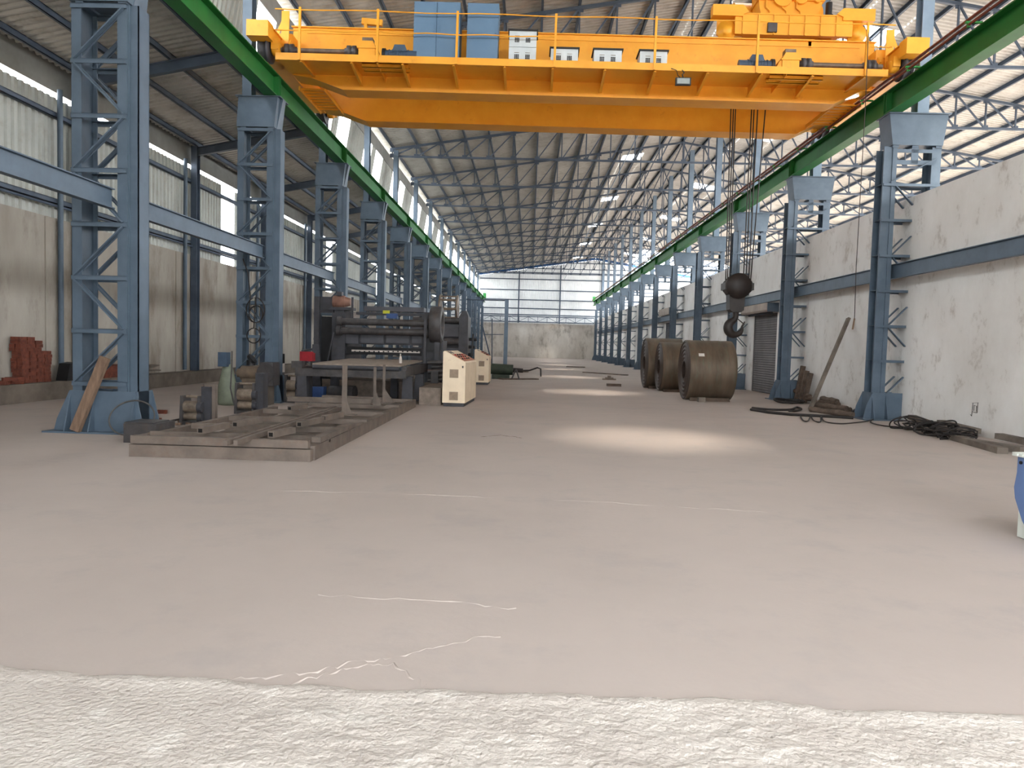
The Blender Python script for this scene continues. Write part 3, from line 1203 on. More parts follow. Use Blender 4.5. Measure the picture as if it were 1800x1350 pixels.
def craned(o):               # a thing standing on the crane takes its slight tilt
    o.rotation_euler = (0, TILT, 0)
    d = Vector(o.location) - Vector(crane.location)
    o.location = Vector(crane.location) + Matrix.Rotation(TILT, 3, 'Y') @ d
    return o


# electric cabinets on the walkway
for i, (pa, pb, pt) in enumerate([(726, 807, 2), (820, 875, 4)]):
    xa, xb = P(pa, 60, 16.92).x, P(pb, 60, 16.92).x
    zt = P(pa, pt, 16.92).z - .03
    c = thing('electric_cabinet', ['wide blue electric cabinet on the crane walkway', 'narrow blue electric cabinet on the crane walkway'][i], 'cabinet',
              ((xa + xb) / 2, 17.2, 7.88))
    g = MB()
    g.box(xa, xb, 16.94, 17.44, 7.97, zt)
    g.build('body', M['cabinet_blue'], c)
    nd = 2 if i == 0 else 1
    for j in range(nd):
        g = MB()
        wdt = (xb - xa) / nd
        g.box(xa + j * wdt + .008, xa + (j + 1) * wdt - .008, 16.92, 16.94, 7.99, zt - .02)
        d = g.build('door', M['cabinet_blue'], c)
        g = MB()
        hx = xa + (j + 1) * wdt - .06 if j == 0 else xa + j * wdt + .06
        g.box(hx - .012, hx + .012, 16.9, 16.92, 8.55, 8.68)
        g.build('handle', M['cabinet_blue'], d)
    for x in (xa + .04, xb - .08):
        g = MB()
        g.box(x, x + .04, 16.92, 17.36, 7.88, 7.97)
        g.build('foot', M['orange'], c)
    craned(c)


def resistor_box(xa, xb, tiers, label):
    h = .36
    c = thing('resistor_box', label, 'box', ((xa + xb) / 2, 17.2, 7.88), 'resistor boxes on the crane')
    for t in range(tiers):
        z0 = 7.9 + t * (h + .01)
        g = MB()
        g.box(xa, xb, 16.92, 17.36, z0, z0 + h)
        b = g.build('body', M['box_white'], c)
        for u in (.29, .69):
            x = xa + (xb - xa) * u
            g = MB()
            for r in range(3):
                for q in range(3):
                    g.box(x - .05 + q * .036, x - .05 + q * .036 + .028, 16.912, 16.922, z0 + .10 + r * .036, z0 + .10 + r * .036 + .028)
            g.build('vent', M['black'], b)
            g = MB()
            g.box(x - .055, x + .055, 16.915, 16.922, z0 + .235, z0 + .245)
            g.build('vent_lip', M['shaft'], b)
    z1 = 7.9 + tiers * (h + .01)
    g = MB()
    g.prism([(xa - .03, 16.88, z1 - .02), (xb + .03, 16.88, z1 - .02), (xb + .03, 16.88, z1 + .012), (xa - .03, 16.88, z1 + .012)], (0, .52, 0))
    g.build('hood', M['black'], c)
    return craned(c)


for pa, pb, n, lb in [(894, 942, 2, 'white resistor box of two tiers on the crane, beside the narrow cabinet'),
                      (968, 1016, 1, 'white resistor box on the crane, just behind the middle rail post'),
                      (1044, 1093, 1, 'white resistor box on the crane, midway between two rail posts'),
                      (1125, 1173, 1, 'white resistor box on the crane, split by a rail post and near the floodlight')]:
    resistor_box(P(pa, 90, 16.92).x, P(pb, 90, 16.92).x, n, lb)

# floodlight hanging under the walkway
p0 = P(1201, 143, YF - .05)
fl = thing('floodlight', 'small black floodlight hanging under the crane walkway', 'lamp', p0)
g = MB()
g.box(p0.x - .17, p0.x + .17, p0.y - .02, p0.y + .06, p0.z - .08, p0.z + .08)
fb = g.build('housing', M['black'], fl)
g = MB()
g.box(p0.x - .14, p0.x + .14, p0.y - .03, p0.y - .018, p0.z - .06, p0.z + .06)
g.build('lens', M['lampglass'], fb)
g = MB()
g.path([(p0.x, p0.y + .02, p0.z + .08), (p0.x - .02, p0.y + .03, p0.z + .16), (p0.x + .02, p0.y + .03, p0.z + .2), (p0.x - .03, p0.y + .05, p0.z + .27)], .014, 6)
g.build('bracket', M['black'], fl)
g = MB()
g.path([(p0.x - .05, p0.y + .03, p0.z + .08), (p0.x - .12, p0.y + .03, p0.z + .14), (p0.x - .16, p0.y + .0, p0.z + .24), (p0.x - .28, p0.y, p0.z + .28)], .009, 6)
g.build('cable', M['black'], fl)
# glowing white bar with a white backing under the right end of the crane
p1 = P(1496, 171, 18.1)
el = thing('crane_glow_bar', 'glowing white bar under the right end of the crane', 'lamp', p1)
g = MB()
g.bar(p1 + Vector((-.16, -.05, -.05)), p1 + Vector((.16, .05, .05)), .12, .05)
g.build('glow_face', M['glow_white'], el)
g = MB()
g.bar(p1 + Vector((-.18, -.05, -.01)), p1 + Vector((.18, .05, .09)), .14, .04)
g.build('housing', M['white'], el)

# ------------------------------------------------------------------ trolley
tx0, tx1 = 4.12, 7.96
trol = thing('crane_trolley', 'orange hoist trolley with gearbox standing on top of the crane girders', 'trolley', (6.04, 19.3, 9.06))
g = MB()
for y in (18.02, 20.45):
    g.box(tx0 + .55, tx1 - .5, y, y + .12, 9.16, 9.62)
    g.box(tx0 + .5, tx1 - .45, y - .02, y + .16, 9.62, 9.65)
    g.box(tx0, tx0 + .72, y - .05, y + .2, 9.56, 9.82)
    g.box(tx1 - .75, tx1, y - .05, y + .2, 9.52, 9.80)
    g.prism([(tx0 + .72, y - .05, 9.6), (tx0 + .72, y - .05, 9.82), (tx0 + .86, y - .05, 9.66)], (0, .2, 0))
    g.prism([(tx1 - .75, y - .05, 9.6), (tx1 - .75, y - .05, 9.80), (tx1 - .9, y - .05, 9.66)], (0, .2, 0))
    for i in range(7):
        x = tx0 + .72 + i * .37
        g.box(x, x + .02, y - .03, y + .01, 9.16, 9.62)
for x in (tx0 + .8, tx1 - .9):
    g.box(x, x + .14, 18.1, 20.5, 9.2, 9.6)
g.box(tx0 + .9, tx1 - .9, 18.3, 20.4, 9.56, 9.6)
g.build('frame', M['orange'], trol)
for x in (tx0 + .37, tx1 - .37):
    for y in (18.14, 20.58):
        g = MB()
        g.lathe([(0, -.1), (.12, -.1), (.12, -.06), (.235, -.05), (.235, -.02), (.2, 0), (.2, .08), (0, .08)], (x, y, 9.26), 'y', 28)
        g.build('wheel', M['orange'], trol)
        g = MB()
        g.box(x - .2, x + .2, y + .1, y + .14, 9.2, 9.6)
        g.build('wheel_bracket', M['orange'], trol)
g = MB()
gx = [P(1330, 30, 18.6).x, P(1445, 30, 18.6).x]
gz0 = 9.66
g.prism([(gx[0] + .1, 18.5, gz0), (gx[1] - .3, 18.5, gz0), (gx[1] - .1, 18.5, gz0 + .35), (gx[1], 18.5, gz0 + .8), (gx[1] - .3, 18.5, gz0 + 1.25),
         (gx[0] + .2, 18.5, gz0 + 1.3), (gx[0] - .05, 18.5, gz0 + .9), (gx[0], 18.5, gz0 + .4)], (0, .55, 0))
gbx = g.build('hoist_gearbox', M['orange'], trol)
g = MB()
g.box(gx[0] - .05, gx[1] - .02, 18.44, 19.1, gz0 + .52, gz0 + .58)
for x, z, r in ((gx[0] + .55, gz0 + .60, .24), (gx[0] + 1.0, gz0 + .6, .17), (gx[1] - .2, gz0 + .55, .08)):
    g.tube((x, 18.42, z), (x, 18.5, z), r, 24)
for x in (gx[0] + .32, gx[0] + .72, gx[0] + 1.06):
    g.path([(x - .16, 18.47, gz0 + .5), (x - .16, 18.47, gz0 + .34), (x - .06, 18.47, gz0 + .26), (x - .06, 18.47, gz0 + .04)], .022, 6)
g.build('rib', M['orange'], gbx)
g = MB()
pm = P(1455, 22, 18.7)
g.tube((pm.x, 18.7, 9.66), (pm.x, 18.7, 9.95), .11, 18)
g.tube((pm.x, 18.7, 9.95), (pm.x, 18.7, 10.25), .08, 18)
g.build('brake_thruster', M['black'], trol)
g = MB()
g.tube((gx[0] - .4, 19.5, 10.15), (gx[1] + .2, 19.5, 10.15), .38, 28)
g.build('rope_drum', M['orange'], trol)
g = MB()
pm = P(1355, 54, 18.0)
g.box(pm.x - .1, pm.x + .12, 17.95, 18.02, 9.2, 9.42)
g.build('small_motor', M['dark2'], trol)
g = MB()
pm = P(1408, 69, 17.95)
g.box(pm.x - .28, pm.x + .28, 17.86, 18.02, pm.z - .02, pm.z + .02)
g.box(pm.x + .15, pm.x + .22, 17.9, 17.96, pm.z - .16, pm.z)
g.build('limit_arm', M['orange'], trol)
craned(trol)
p2 = P(642, 46, 18.1)
g = MB()
g.bar((p2.x - .08, 18.1, 9.30), (p2.x + .42, 18.1, 9.26), .1, .14)
g.box(p2.x - .02, p2.x + .05, 18.05, 18.15, 9.0, 9.28)
tag(g.build('rail_stopper', M['orange']), 'small orange arm on a stub standing on the crane girder at left', 'stop')

# ------------------------------------------------------------------ hook block
YH = 19.4
hk = thing('hook_block', 'dark greasy hook block hanging on wire ropes from the trolley', 'hook', P(1294, 560, YH))
cx = P(1296, 505, YH)
bot = P(1291, 595, YH)
g = MB()
rs = .36
ring = [(cx.x + rs * math.cos(math.radians(a)), cx.y - .2, cx.z + .02 + .27 * math.sin(math.radians(a))) for a in range(0, 360, 15)]
g.prism(ring, (0, .4, 0))
g.box(cx.x - .37, cx.x + .37, cx.y - .23, cx.y + .23, cx.z - .08, cx.z + .1)
g.build('sheave_case', M['hook'], hk)
for s_ in (-1, 1):
    g = MB()
    g.lathe([(0, -.025), (.33, -.025), (.33, -.012), (.29, 0), (.33, .012), (.33, .025), (0, .025)], (cx.x + s_ * .02, cx.y + s_ * .22, cx.z + .02), 'y', 32)
    g.build('sheave', M['hook'], hk)
g = MB()
zb1 = P(1293, 522, YH).z
zb2 = P(1293, 549, YH).z
g.prism([(cx.x - .24, cx.y - .17, zb1 + .05), (cx.x + .17, cx.y - .17, zb1 + .05), (cx.x + .15, cx.y - .17, zb2 + .05), (cx.x + .08, cx.y - .17, zb2),
         (cx.x - .14, cx.y - .17, zb2), (cx.x - .22, cx.y - .17, zb2 + .06)], (0, .34, 0))
g.build('crosshead', M['hook'], hk)
g = MB()
hx = P(1292, 577, YH).x
zc = P(1292, 576, YH).z
g.tube((hx, YH, zb2 + .03), (hx, YH, zc + .25), .085, 16, .075)
g.build('shank', M['hook'], hk)
g = MB()
pts = [(hx, YH, zc + .26), (hx - .02, YH, zc + .22)]
for a in range(110, 371, 10):
    t = (a - 110) / 260
    rr = .185
    pts.append((hx - .0 + rr * math.cos(math.radians(a)), YH, zc - .0 + rr * math.sin(math.radians(a))))
pts += [(hx + .215, YH, zc + .10), (hx + .25, YH, zc + .17)]
g.path(pts, lambda t: .075 + .05 * math.sin(min(1, t * 1.5) * math.pi) - .06 * max(0, t - .75) / .25, 12)
g.build('hook', M['hook'], hk)
g = MB()
g.bar((hx + .05, YH, zc + .24), (hx + .2, YH, zc + .12), .05, .02)
g.build('latch', M['hook'], hk)
ztop = 9.9
for pxt, pxb in [(1284, 1275), (1289, 1279), (1294, 1284), (1322, 1308), (1327, 1313), (1331, 1316), (1345, 1320)]:
    a = P(pxt, 205, YH)
    b = P(pxb, 493, YH)
    d = (a - b) / (a.z - b.z)
    g = MB()
    yo = R.uniform(-.12, .12)
    top = b + d * (ztop - b.z)
    g.tube((b.x, YH + yo, b.z), (top.x, YH + yo, top.z), .016, 6)
    g.build('wire_rope', M['rope'], hk)
# thin pendant rope at the right
a, b = P(1527, 45, 16.78), P(1502, 560, 16.9)
pr = thing('pendant_rope', 'thin rope with a wooden toggle hanging from the crane railing by the right wall', 'rope', b)
g = MB()
g.path([a, P(1522, 170, 16.65), P(1513, 330, 16.75), P(1505, 470, 16.85), b], .009, 6)
g.build('cord', M['rope'], pr)
g = MB()
g.tube(b, b + Vector((-.03, 0, -.25)), .02, 8)
g.build('toggle', M['wood'], pr)

# ------------------------------------------------------------------ steel coils
def coil(px0, pxr, Yc, dia, label, xl, wdt, rough_in=.27, lab=False):
    r = dia / 2
    c = thing('steel_coil', label, 'coil', (xl + wdt / 2, Yc, 0), 'steel coils')
    g = MB()
    n = 64
    prof = [(rough_in, 0), (rough_in, .02), (r - .012, 0), (r, .012), (r, wdt - .012), (r - .012, wdt), (rough_in, wdt - .02), (rough_in, wdt)]
    g.lathe([(r - .012, 0), (r, .012)] + [(r + .004 * math.sin(i * 2.1), wdt * i / 14) for i in range(1, 14)] + [(r, wdt - .012), (r - .012, wdt)],
            (xl, Yc, r), 'x', n)
    g.build('outer_wrap', M['coil'], c)
    g = MB()
    rings = 16
    pr = []
    for i in range(rings + 1):
        rr = rough_in + (r - .012 - rough_in) * i / rings
        pr.append((rr, .012 * ((i % 3) - 1) - .004 * (i % 2)))
    pr[-1] = (r - .012, 0)
    g.lathe(pr, (xl, Yc, r), 'x', n, False)
    g.lathe([(a, wdt - b) for a, b in pr], (xl, Yc, r), 'x', n, False)
    g.lathe([(pr[0][0], pr[0][1]), (pr[0][0], wdt - pr[0][1])], (xl, Yc, r), 'x', n)
    g.build('wound_edge', M['coil_face'], c)
    if lab:
        g = MB()
        for a0, a1, x0, x1 in [(-18, -10, .25, .42)]:
            vs_ = []
            for i in range(5):
                t = math.radians(180 - (28 + 1.6 * i))
                for x in (x0, x1):
                    vs_.append((xl + x, Yc + (r + .006) * math.cos(t), r + (r + .006) * math.sin(t)))
            g.add(vs_, [(2 * i, 2 * i + 1, 2 * i + 3, 2 * i + 2) for i in range(4)])
        g.build('paper_label', M['paper'], c)
    g = MB()
    for s_ in (-1, 1):
        a = s_ * .42
        yy = Yc + r * math.sin(a)
        g.prism([(xl + .1, yy - .02, 0), (xl + .1, yy + s_ * .25, 0), (xl + .1, yy + s_ * .12, r - r * math.cos(a) + .02)], (wdt - .2, 0, 0))
    tag(g.build('wedge_chock', M['log']), 'timber wedges under the ' + label.replace('steel coil', 'coil'), 'chock', None).parent = None
    return c


coil(0, 0, 22.6, 1.83, 'brown steel coil with a white paper label, standing nearest', 4.76, 1.38, lab=True)
coil(0, 0, 26.9, 1.79, 'brown steel coil in the middle, half behind the labelled one', 4.74, 1.38)
coil(0, 0, 28.9, 1.96, 'brown steel coil at the back, mostly hidden by the others', 4.52, 1.38)
mbw = P(1234, 691, 21.6)
g = MB()
g.box(mbw.x - .1, mbw.x + .1, 21.55, 21.75, 0, .14)
tag(g.build('wood_block', M['plank']), 'pale wooden block under the front of the labelled coil', 'block')

# ------------------------------------------------------------------ square tube frame on the floor
fr = thing('tube_frame', 'rusty square tube frame lying flat on the floor in front of the machine table', 'frame', (-3.8, 12, 0))


def sq(p, q, w=.12, h=.12, open_end=False, name='tube', par=None, m=None):
    g = MB()
    p, q = Vector(p), Vector(q)
    g.bar(p, q, w, h)
    if open_end:
        g.m = 1
        d = (q - p).normalized()
        g.bar(p - d * .003, p + d * .01, w - .03, h - .03)
    return g.build(name, [m or M['rust'], M['inside']], par or fr)


sq((-4.95, 8.95, .075), (-2.68, 8.95, .075), .12, .15)
sq((-4.95, 8.97, .21), (-2.72, 8.97, .21), .10, .10)
sq((-2.72, 9.02, .09), (-2.72, 17.1, .09), .12, .18)
sq((-2.73, 9.3, .22), (-2.73, 11.2, .22), .12, .07)
sq((-5.2, 9.7, .09), (-5.05, 14.4, .09), .1, .16)
for i, y in enumerate([9.7, 10.75, 11.95, 13.3, 14.9, 16.6]):
    sq((-5.1 + .07 * i, y, .18), (-2.66, y, .18), .055, .08)
    sq((-5.0 + .07 * i, y + .02, .05), (-2.78, y + .02, .05), .05, .09)
a, b = G(396, 779, .27), G(590, 717, .27)
sq(a, b, .05, .06)
sq(a + Vector((.10, .05, 0)), b + Vector((.10, .1, 0)), .05, .06)
for px, py in [(352, 757), (413, 746), (476, 764), (526, 746), (569, 735), (509, 718)]:
    a = G(px, py, .3)
    q = a + Vector((R.uniform(.05, .12), R.uniform(.5, .75), 0))
    sq(a, q, .085, .08, True)
a = G(590, 705, .2)
sq((-4.45, 15.6, .28), (-2.95, 15.5, .28), .1, .1)
sq((-5.0, 15.0, .28), (-3.2, 15.0, .28), .1, .1)
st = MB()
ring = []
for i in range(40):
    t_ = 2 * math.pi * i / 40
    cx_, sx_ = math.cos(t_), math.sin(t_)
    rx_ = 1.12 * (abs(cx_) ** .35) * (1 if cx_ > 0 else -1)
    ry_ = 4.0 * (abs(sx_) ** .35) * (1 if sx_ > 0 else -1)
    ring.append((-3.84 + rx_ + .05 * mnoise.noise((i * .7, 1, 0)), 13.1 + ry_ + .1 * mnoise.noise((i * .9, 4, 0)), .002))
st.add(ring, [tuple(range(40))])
struct('floor_dirt_shade', st, M['curb'])  # floor dirt and the shade under the frame, painted as one dark sheet
# upright stands bolted on the frame
for i, (px, y, zt, lab) in enumerate([(606, 12.6, P(606, 641, 12.6).z, 'grey upright angle stand with a triangular foot on the tube frame, nearest'),
                                      (659, 14.6, P(659, 645, 14.6).z, 'thin grey upright stand on the tube frame, middle of three'),
                                      (675, 15.4, P(675, 641, 15.4).z, 'grey upright stand with a broad foot at the back of the tube frame')]):
    x = P(px, 680, y).x
    s_ = thing('upright_stand', lab, 'stand', (x, y, .22))
    g = MB()
    w = .085 if i == 0 else .05
    g.bar((x, y, .22), (x, y, zt), w, .012, (0, 1, 0))
    g.bar((x - w / 2, y + .04, .22), (x - w / 2, y + .04, zt), .012, .08, (0, 1, 0))
    g.build('upright', M['rust'], s_)
    g = MB()
    g.prism([(x, y, .23), (x + .14 + .08 * (i == 2), y, .23), (x + .03, y, .50)], (0, .015, 0))
    g.box(x - .1, x + .2, y - .08, y + .12, .22, .235)
    g.build('foot', M['rust'], s_)
# dark steel block at the left front corner of the frame
a = G(217, 778)
g = MB()
g.box(a.x, a.x + .46, a.y, a.y + .55, 0, .27)
g.box(a.x - .02, a.x + .4, a.y + .05, a.y + .5, .27, .285)
tag(g.build('steel_block', M['dark2']), 'dark squat steel block on the floor at the near left corner of the tube frame', 'block')

# ------------------------------------------------------------------ roller units
def roller_unit(px0, px1, pyb, h, label, tall=0.0):
    a, b = G(px0, pyb), G(px1, pyb)
    y = (a.y + b.y) / 2
    x0, x1 = a.x, b.x
    t = thing('roller_unit', label, 'roller', ((x0 + x1) / 2, y, 0), 'small roller units')
    for x in (x0, x1 - .05):
        g = MB()
        g.prism([(x, y - .12, 0), (x, y + .28, 0), (x, y + .2, h), (x, y - .08, h)], (.05, 0, 0))
        g.build('side_plate', M['dark2'], t)
    g = MB()
    g.box(x0, x1, y - .1, y + .3, .0, .06)
    g.build('base', M['dark2'], t)
    for z, r in ((h * .62, h * .2), (h * .28, h * .13)):
        g = MB()
        g.tube((x0 + .05, y - .0, z), (x1 - .05, y - .0, z), r, 20)
        g.build('roll', M['roller'], t)
    g = MB()
    g.tube((x0 + .05, y + .05, h - .02), (x1 - .02, y + .05, h - .02), .025, 10)
    g.build('tie_bar', M['roller'], t)
    g = MB()
    g.box(x1, x1 + .16, y - .05, y + .22, 0, h + tall)
    g.tube((x1 - .03, y - .1, h * .62), (x1 + .05, y - .1, h * .62), .09, 14)
    g.tube((x1 - .03, y - .1, h * .28), (x1 + .05, y - .1, h * .28), .07, 14)
    g.build('gear_stand', M['dark'], t)
    return t


roller_unit(318, 358, 746, .50, 'small roller unit nearest to the tube frame, beside an upright channel', .16)
roller_unit(413, 452, 727, .62, 'small roller unit with a pale roll right in front of the second left column', .2)
roller_unit(500, 526, 707, .66, 'small roller unit just left of the machine table', .18)
a = G(362, 746)
g = MB()
zt = P(362, 675, a.y).z
g.channel((a.x + .08, a.y, 0), (a.x + .08, a.y, zt), .2, .1, .014, (0, 1, 0))
tag(g.build('channel_post', M['rust']), 'upright rusty channel piece standing by the nearest roller unit', 'post')
# dusty green tank
a, b = G(376, 713), G(408, 713)
t = thing('dust_tank', 'pale green conical tank standing behind the nearest roller unit', 'tank', ((a.x + b.x) / 2, a.y + .3, 0))
zt = P(392, 640, a.y + .3).z
r = (b.x - a.x) / 2 + .03
g = MB()
g.lathe([(0, .0), (r * .9, .0), (r, .06), (r * .98, zt * .45), (r * .6, zt * .85), (r * .45, zt), (0, zt)], t.location, 'z', 28)
g.build('body', M['tank'], t)
g = MB()
g.box(t.location.x - .14, t.location.x + .06, a.y + .1, a.y + .3, zt - .05, zt + .27)
g.build('control_box', M['motor_blue'], t)
g = MB()
g.path([(t.location.x + .2, a.y + .05, zt + .3), (t.location.x + .22, a.y, zt), (t.location.x + .2, a.y - .02, .4), (t.location.x + .3, a.y - .05, .02)], .018, 8)
g.build('hose', M['cable_grey'], t)
# motor and gear group between the tank and the second left column
yb = 16.35
pm = P(425, 640, yb)
t = thing('geared_motor', 'dusty geared motor on a low plinth behind the green tank', 'motor', (pm.x, yb, 0))
g = MB()
xa, xb = P(398, 660, yb).x, P(470, 660, yb).x
g.box(xa + .1, xb, yb - .1, yb + .45, 0, .45)
g.build('plinth', M['curb'], t)
g = MB()
g.tube((xa + .3, yb + .15, .72), (xa + .75, yb + .15, .72), .17, 18)
g.tube((xa + .2, yb + .15, .72), (xa + .3, yb + .15, .72), .1, 14)
g.box(xa + .35, xa + .7, yb, yb + .3, .45, .6)
g.build('motor', M['shaft'], t)
g = MB()
g.box(xa + .78, xa + 1.08, yb - .05, yb + .4, .45, .98)
g.tube((xa + .93, yb - .06, .75), (xa + .93, yb - .12, .75), .2, 20)
g.build('gearbox', M['dark2'], t)
g = MB()
g.tube((xa + .5, yb + .15, .9), (xa + .5, yb + .15, 1.02), .1, 14)
g.tube((xa + .5, yb + .15, 1.02), (xa + .55, yb + .15, 1.06), .13, 14)
g.build('cowl', M['black'], t)
# junk on the floor near the first left column
JU = [('brick', 252, 722, .24, .12, .14, 'brick', 'brown brick on the floor right of the nearest left column'),
      ('brick', 284, 727, .22, .11, .07, 'brick', 'brown brick lying flat, farther from the nearest left column'),
      ('brick', 262, 745, .4, .16, .1, 'brick', 'brown brick among the scraps beside the nearest left column base')]
for nm, px, py, w, d, h, m, lb in JU:
    a = G(px, py)
    g = MB()
    g.prism([(a.x - w / 2, a.y - d / 2, 0), (a.x + w / 2, a.y - d / 3, 0), (a.x + w / 2 - .02, a.y + d / 2, 0), (a.x - w / 2, a.y + d / 2, 0)], (0, 0, h))
    tag(g.build(nm, M[m]), lb, 'brick')
for i in range(5):
    a = G(275 + i * 14 + R.uniform(-4, 4), 748 + R.uniform(-4, 4))
    g = MB()
    ang = R.uniform(0, 3)
    g.bar(a + Vector((-.12 * math.cos(ang), -.12 * math.sin(ang), .02)), a + Vector((.12 * math.cos(ang), .12 * math.sin(ang), .03)), .05, .04)
    tag(g.build('wood_scrap', M['wood']), 'short brown wood scrap behind the front tube of the frame', 'scrap', 'wood scraps by the tube frame')
a, b = G(265, 752), G(345, 754)
g = MB()
g.path([a + Vector((0, 0, .03)), G(295, 744) + Vector((0, 0, .03)), G(330, 737) + Vector((0, 0, .03)), G(352, 752) + Vector((0, 0, .02))], .018, 6)
tag(g.build('hose', M['cable']), 'dark hose curling between the wood scraps', 'hose')
# cable loop at the base of the first column
c = G(222, 768)
g = MB()
pts = []
for i in range(44):
    t_ = i / 43 * 2 * math.pi * 1.12
    pts.append((c.x + .34 * math.cos(t_), c.y + .15 + .12 * math.sin(t_), .27 + .25 * math.sin(t_)))
g.path(pts, .012, 6)
tag(g.build('cable_loop', M['cable_grey']), 'grey cable loop standing against the base of the nearest left column', 'cable')

# plank leaning on the first left column
a = G(132, 762) + Vector((0, 0, .04))
b = Vector((-6.47, 10.96, 1.16))
g = MB()
g.bar(a, b, .15, .07, (0, -1, .4))
tag(g.build('leaning_plank', M['wood']), 'brown plank leaning on the base of the nearest left column', 'plank')
# hanging cables on the second left column
g = MB()
pts = [P(427, 455, 17.2), P(436, 480, 17.1), P(440, 520, 17.15), P(438, 545, 17.15)]
for ccx, ccy, rx, ry in ((450, 552, 12, 15), (449, 545, 16, 22), (446, 590, 12, 13)):
    for i in range(20):
        t_ = i / 19 * 2 * math.pi
        pts.append(P(ccx + rx * math.sin(t_), ccy - ry * math.cos(t_), 17.12 + .05 * math.sin(i)))
g.path(pts, .014, 6)
tag(g.build('hanging_cable', M['cable']), 'black cable hanging in loops on the second left column', 'cable')

# ------------------------------------------------------------------ machine with roll table
Ym = 20.5
mc = thing('leveller_machine', 'large dark sheet machine with long rollers behind the flat table', 'machine', (-4.2, Ym, 0))
def bx(px0, py0, px1, py1, y0, y1, name, m, parent=mc, extra=None):
    a, b = P(px0, py0, y0), P(px1, py1, y0)
    g = MB()
    g.box(min(a.x, b.x), max(a.x, b.x), y0, y1, min(a.z, b.z), max(a.z, b.z))
    if extra:
        extra(g, a, b)
    return g.build(name, m, parent)


# concrete foundation
g = MB()
g.box(-5.9, -2.7, 20.35, 24.5, 0, .42)
g.box(-2.7, -2.16, 17.85, 24.5, 0, .42)
tag(g.build('machine_plinth', M['stone']), 'low concrete plinth under the sheet machine', 'plinth')
a, b = P(588, 540, Ym), P(606, 640, Ym)
for xx, nm in ((-5.55, 'side_frame'), (-3.0, 'side_frame')):
    g = MB()
    w = .28
    g.prism([(xx, Ym, .42), (xx, Ym + 2.2, .42), (xx, Ym + 2.2, 2.0), (xx, Ym + 1.6, 2.38), (xx, Ym, 2.38)], (w, 0, 0))
    g.box(xx - .05, xx + w + .05, Ym - .04, Ym + .1, .42, 2.3)
    g.build(nm, M['dark'], mc)
for pyc, rad, yy in ((566, .095, Ym - .1), (582, .095, Ym - .16)):
    c1, c2 = P(604, pyc - 1, yy), P(741, pyc + 1.5, yy)
    g = MB()
    g.tube((-5.35, yy, c1.z), (-2.9, yy, c1.z), rad, 20)
    g.tube((-5.42, yy, c1.z), (-5.3, yy, c1.z), rad * 1.5, 20)
    g.tube((-2.98, yy, c1.z), (-2.86, yy, c1.z), rad * 1.5, 20)
    g.build('long_roller', M['dark2'], mc)
for px0, px1 in ((602, 630), (634, 674), (679, 719), (724, 744)):
    bx(px0, 586, px1, 604, Ym + .02, Ym + .1, 'front_panel', M['panel_grey'])
bx(600, 584, 745, 608, Ym + .1, Ym + .6, 'beam', M['dark'])
bx(627, 604, 720, 606.5, Ym - .05, Ym + .05, 'ledge_bar', M['panel_grey'])
bx(600, 609, 742, 626, Ym + .3, Ym + .7, 'die_beam', M['black'])
sp = bx(618, 614.5, 738, 621, Ym - .12, Ym - .06, 'scale_strip', M['scale'])
for i in range(14):
    px = 624 + i * 8.4
    a = P(px, 618, Ym - .121)
    g = MB()
    g.box(a.x - .022, a.x + .022, Ym - .128, Ym - .12, a.z - .016, a.z + .016)
    g.build('slot', M['black'], sp)
tb = bx(640, 538, 745, 549, Ym + .8, Ym + 1.3, 'top_beam', M['panel_grey'])
bx(626, 548, 748, 556, Ym + .7, Ym + .9, 'top_rail', M['dark'])
bx(673, 545.5, 685, 551.5, Ym + .68, Ym + .7, 'sticker', M['yellow'], tb)
bx(679, 551, 697, 560, Ym + .5, Ym + .8, 'blue_housing', M['bluebin'])
for px0, px1, py0, py1 in ((608, 616, 549, 556), (620, 632, 550, 559), (649, 661, 551, 560)):
    bx(px0, py0, px1, py1, Ym + .9, Ym + .95, 'guard_plate', M['scale'])
# motor on top
a = P(582, 540, Ym)
g = MB()
xa, xb = P(584, 530, Ym).x, P(614, 530, Ym).x
g.tube((xa, Ym + .15, 2.62), (xb - .15, Ym + .15, 2.62), .17, 20)
g.tube((xb - .15, Ym + .15, 2.62), (xb, Ym + .15, 2.62), .15, 20, .1)
for i in range(6):
    g.tube((xa + .05 + i * .045, Ym + .15, 2.62), (xa + .065 + i * .045, Ym + .15, 2.62), .185, 20)
mo = g.build('motor', M['brownmotor'], mc)
g = MB()
g.box(xa + .1, xa + .25, Ym + .05, Ym + .25, 2.78, 2.9)
g.build('terminal_box', M['dark'], mo)
g = MB()
g.box(xa - .1, xb + .1, Ym - .05, Ym + .4, 2.38, 2.46)
g.box(xb + .06, xb + .12, Ym - .02, Ym + .02, 2.1, 2.75)
g.build('motor_bed', M['dark'], mc)
# left uprights and braces
g = MB()
g.box(-6.12, -5.98, Ym + .0, Ym + .2, .42, 2.75)
g.box(-6.12, -5.6, Ym + .1, Ym + .3, 2.3, 2.75)
g.build('left_cabinet', M['dark'], mc)
g = MB()
g.prism([(-6.05, Ym - .6, .0), (-5.72, Ym - .6, .0), (-5.8, Ym - .6, 1.4), (-5.98, Ym - .6, 1.4)], (0, .15, 0))
g.bar((-5.7, Ym - .4, .5), (-5.45, Ym - .4, 1.75), .03, .03)
g.bar((-5.85, Ym - .4, .92), (-5.3, Ym - .4, .9), .04, .04)
g.tube((-6.3, Ym - .5, 1.2), (-6.0, Ym - .5, 1.26), .035, 8)
g.build('left_bracket', M['dark'], mc)
g = MB()
g.box(-6.0, -5.4, Ym + .3, Ym + 1.2, .42, 2.2)
g.build('drive_guard', M['black'], mc)
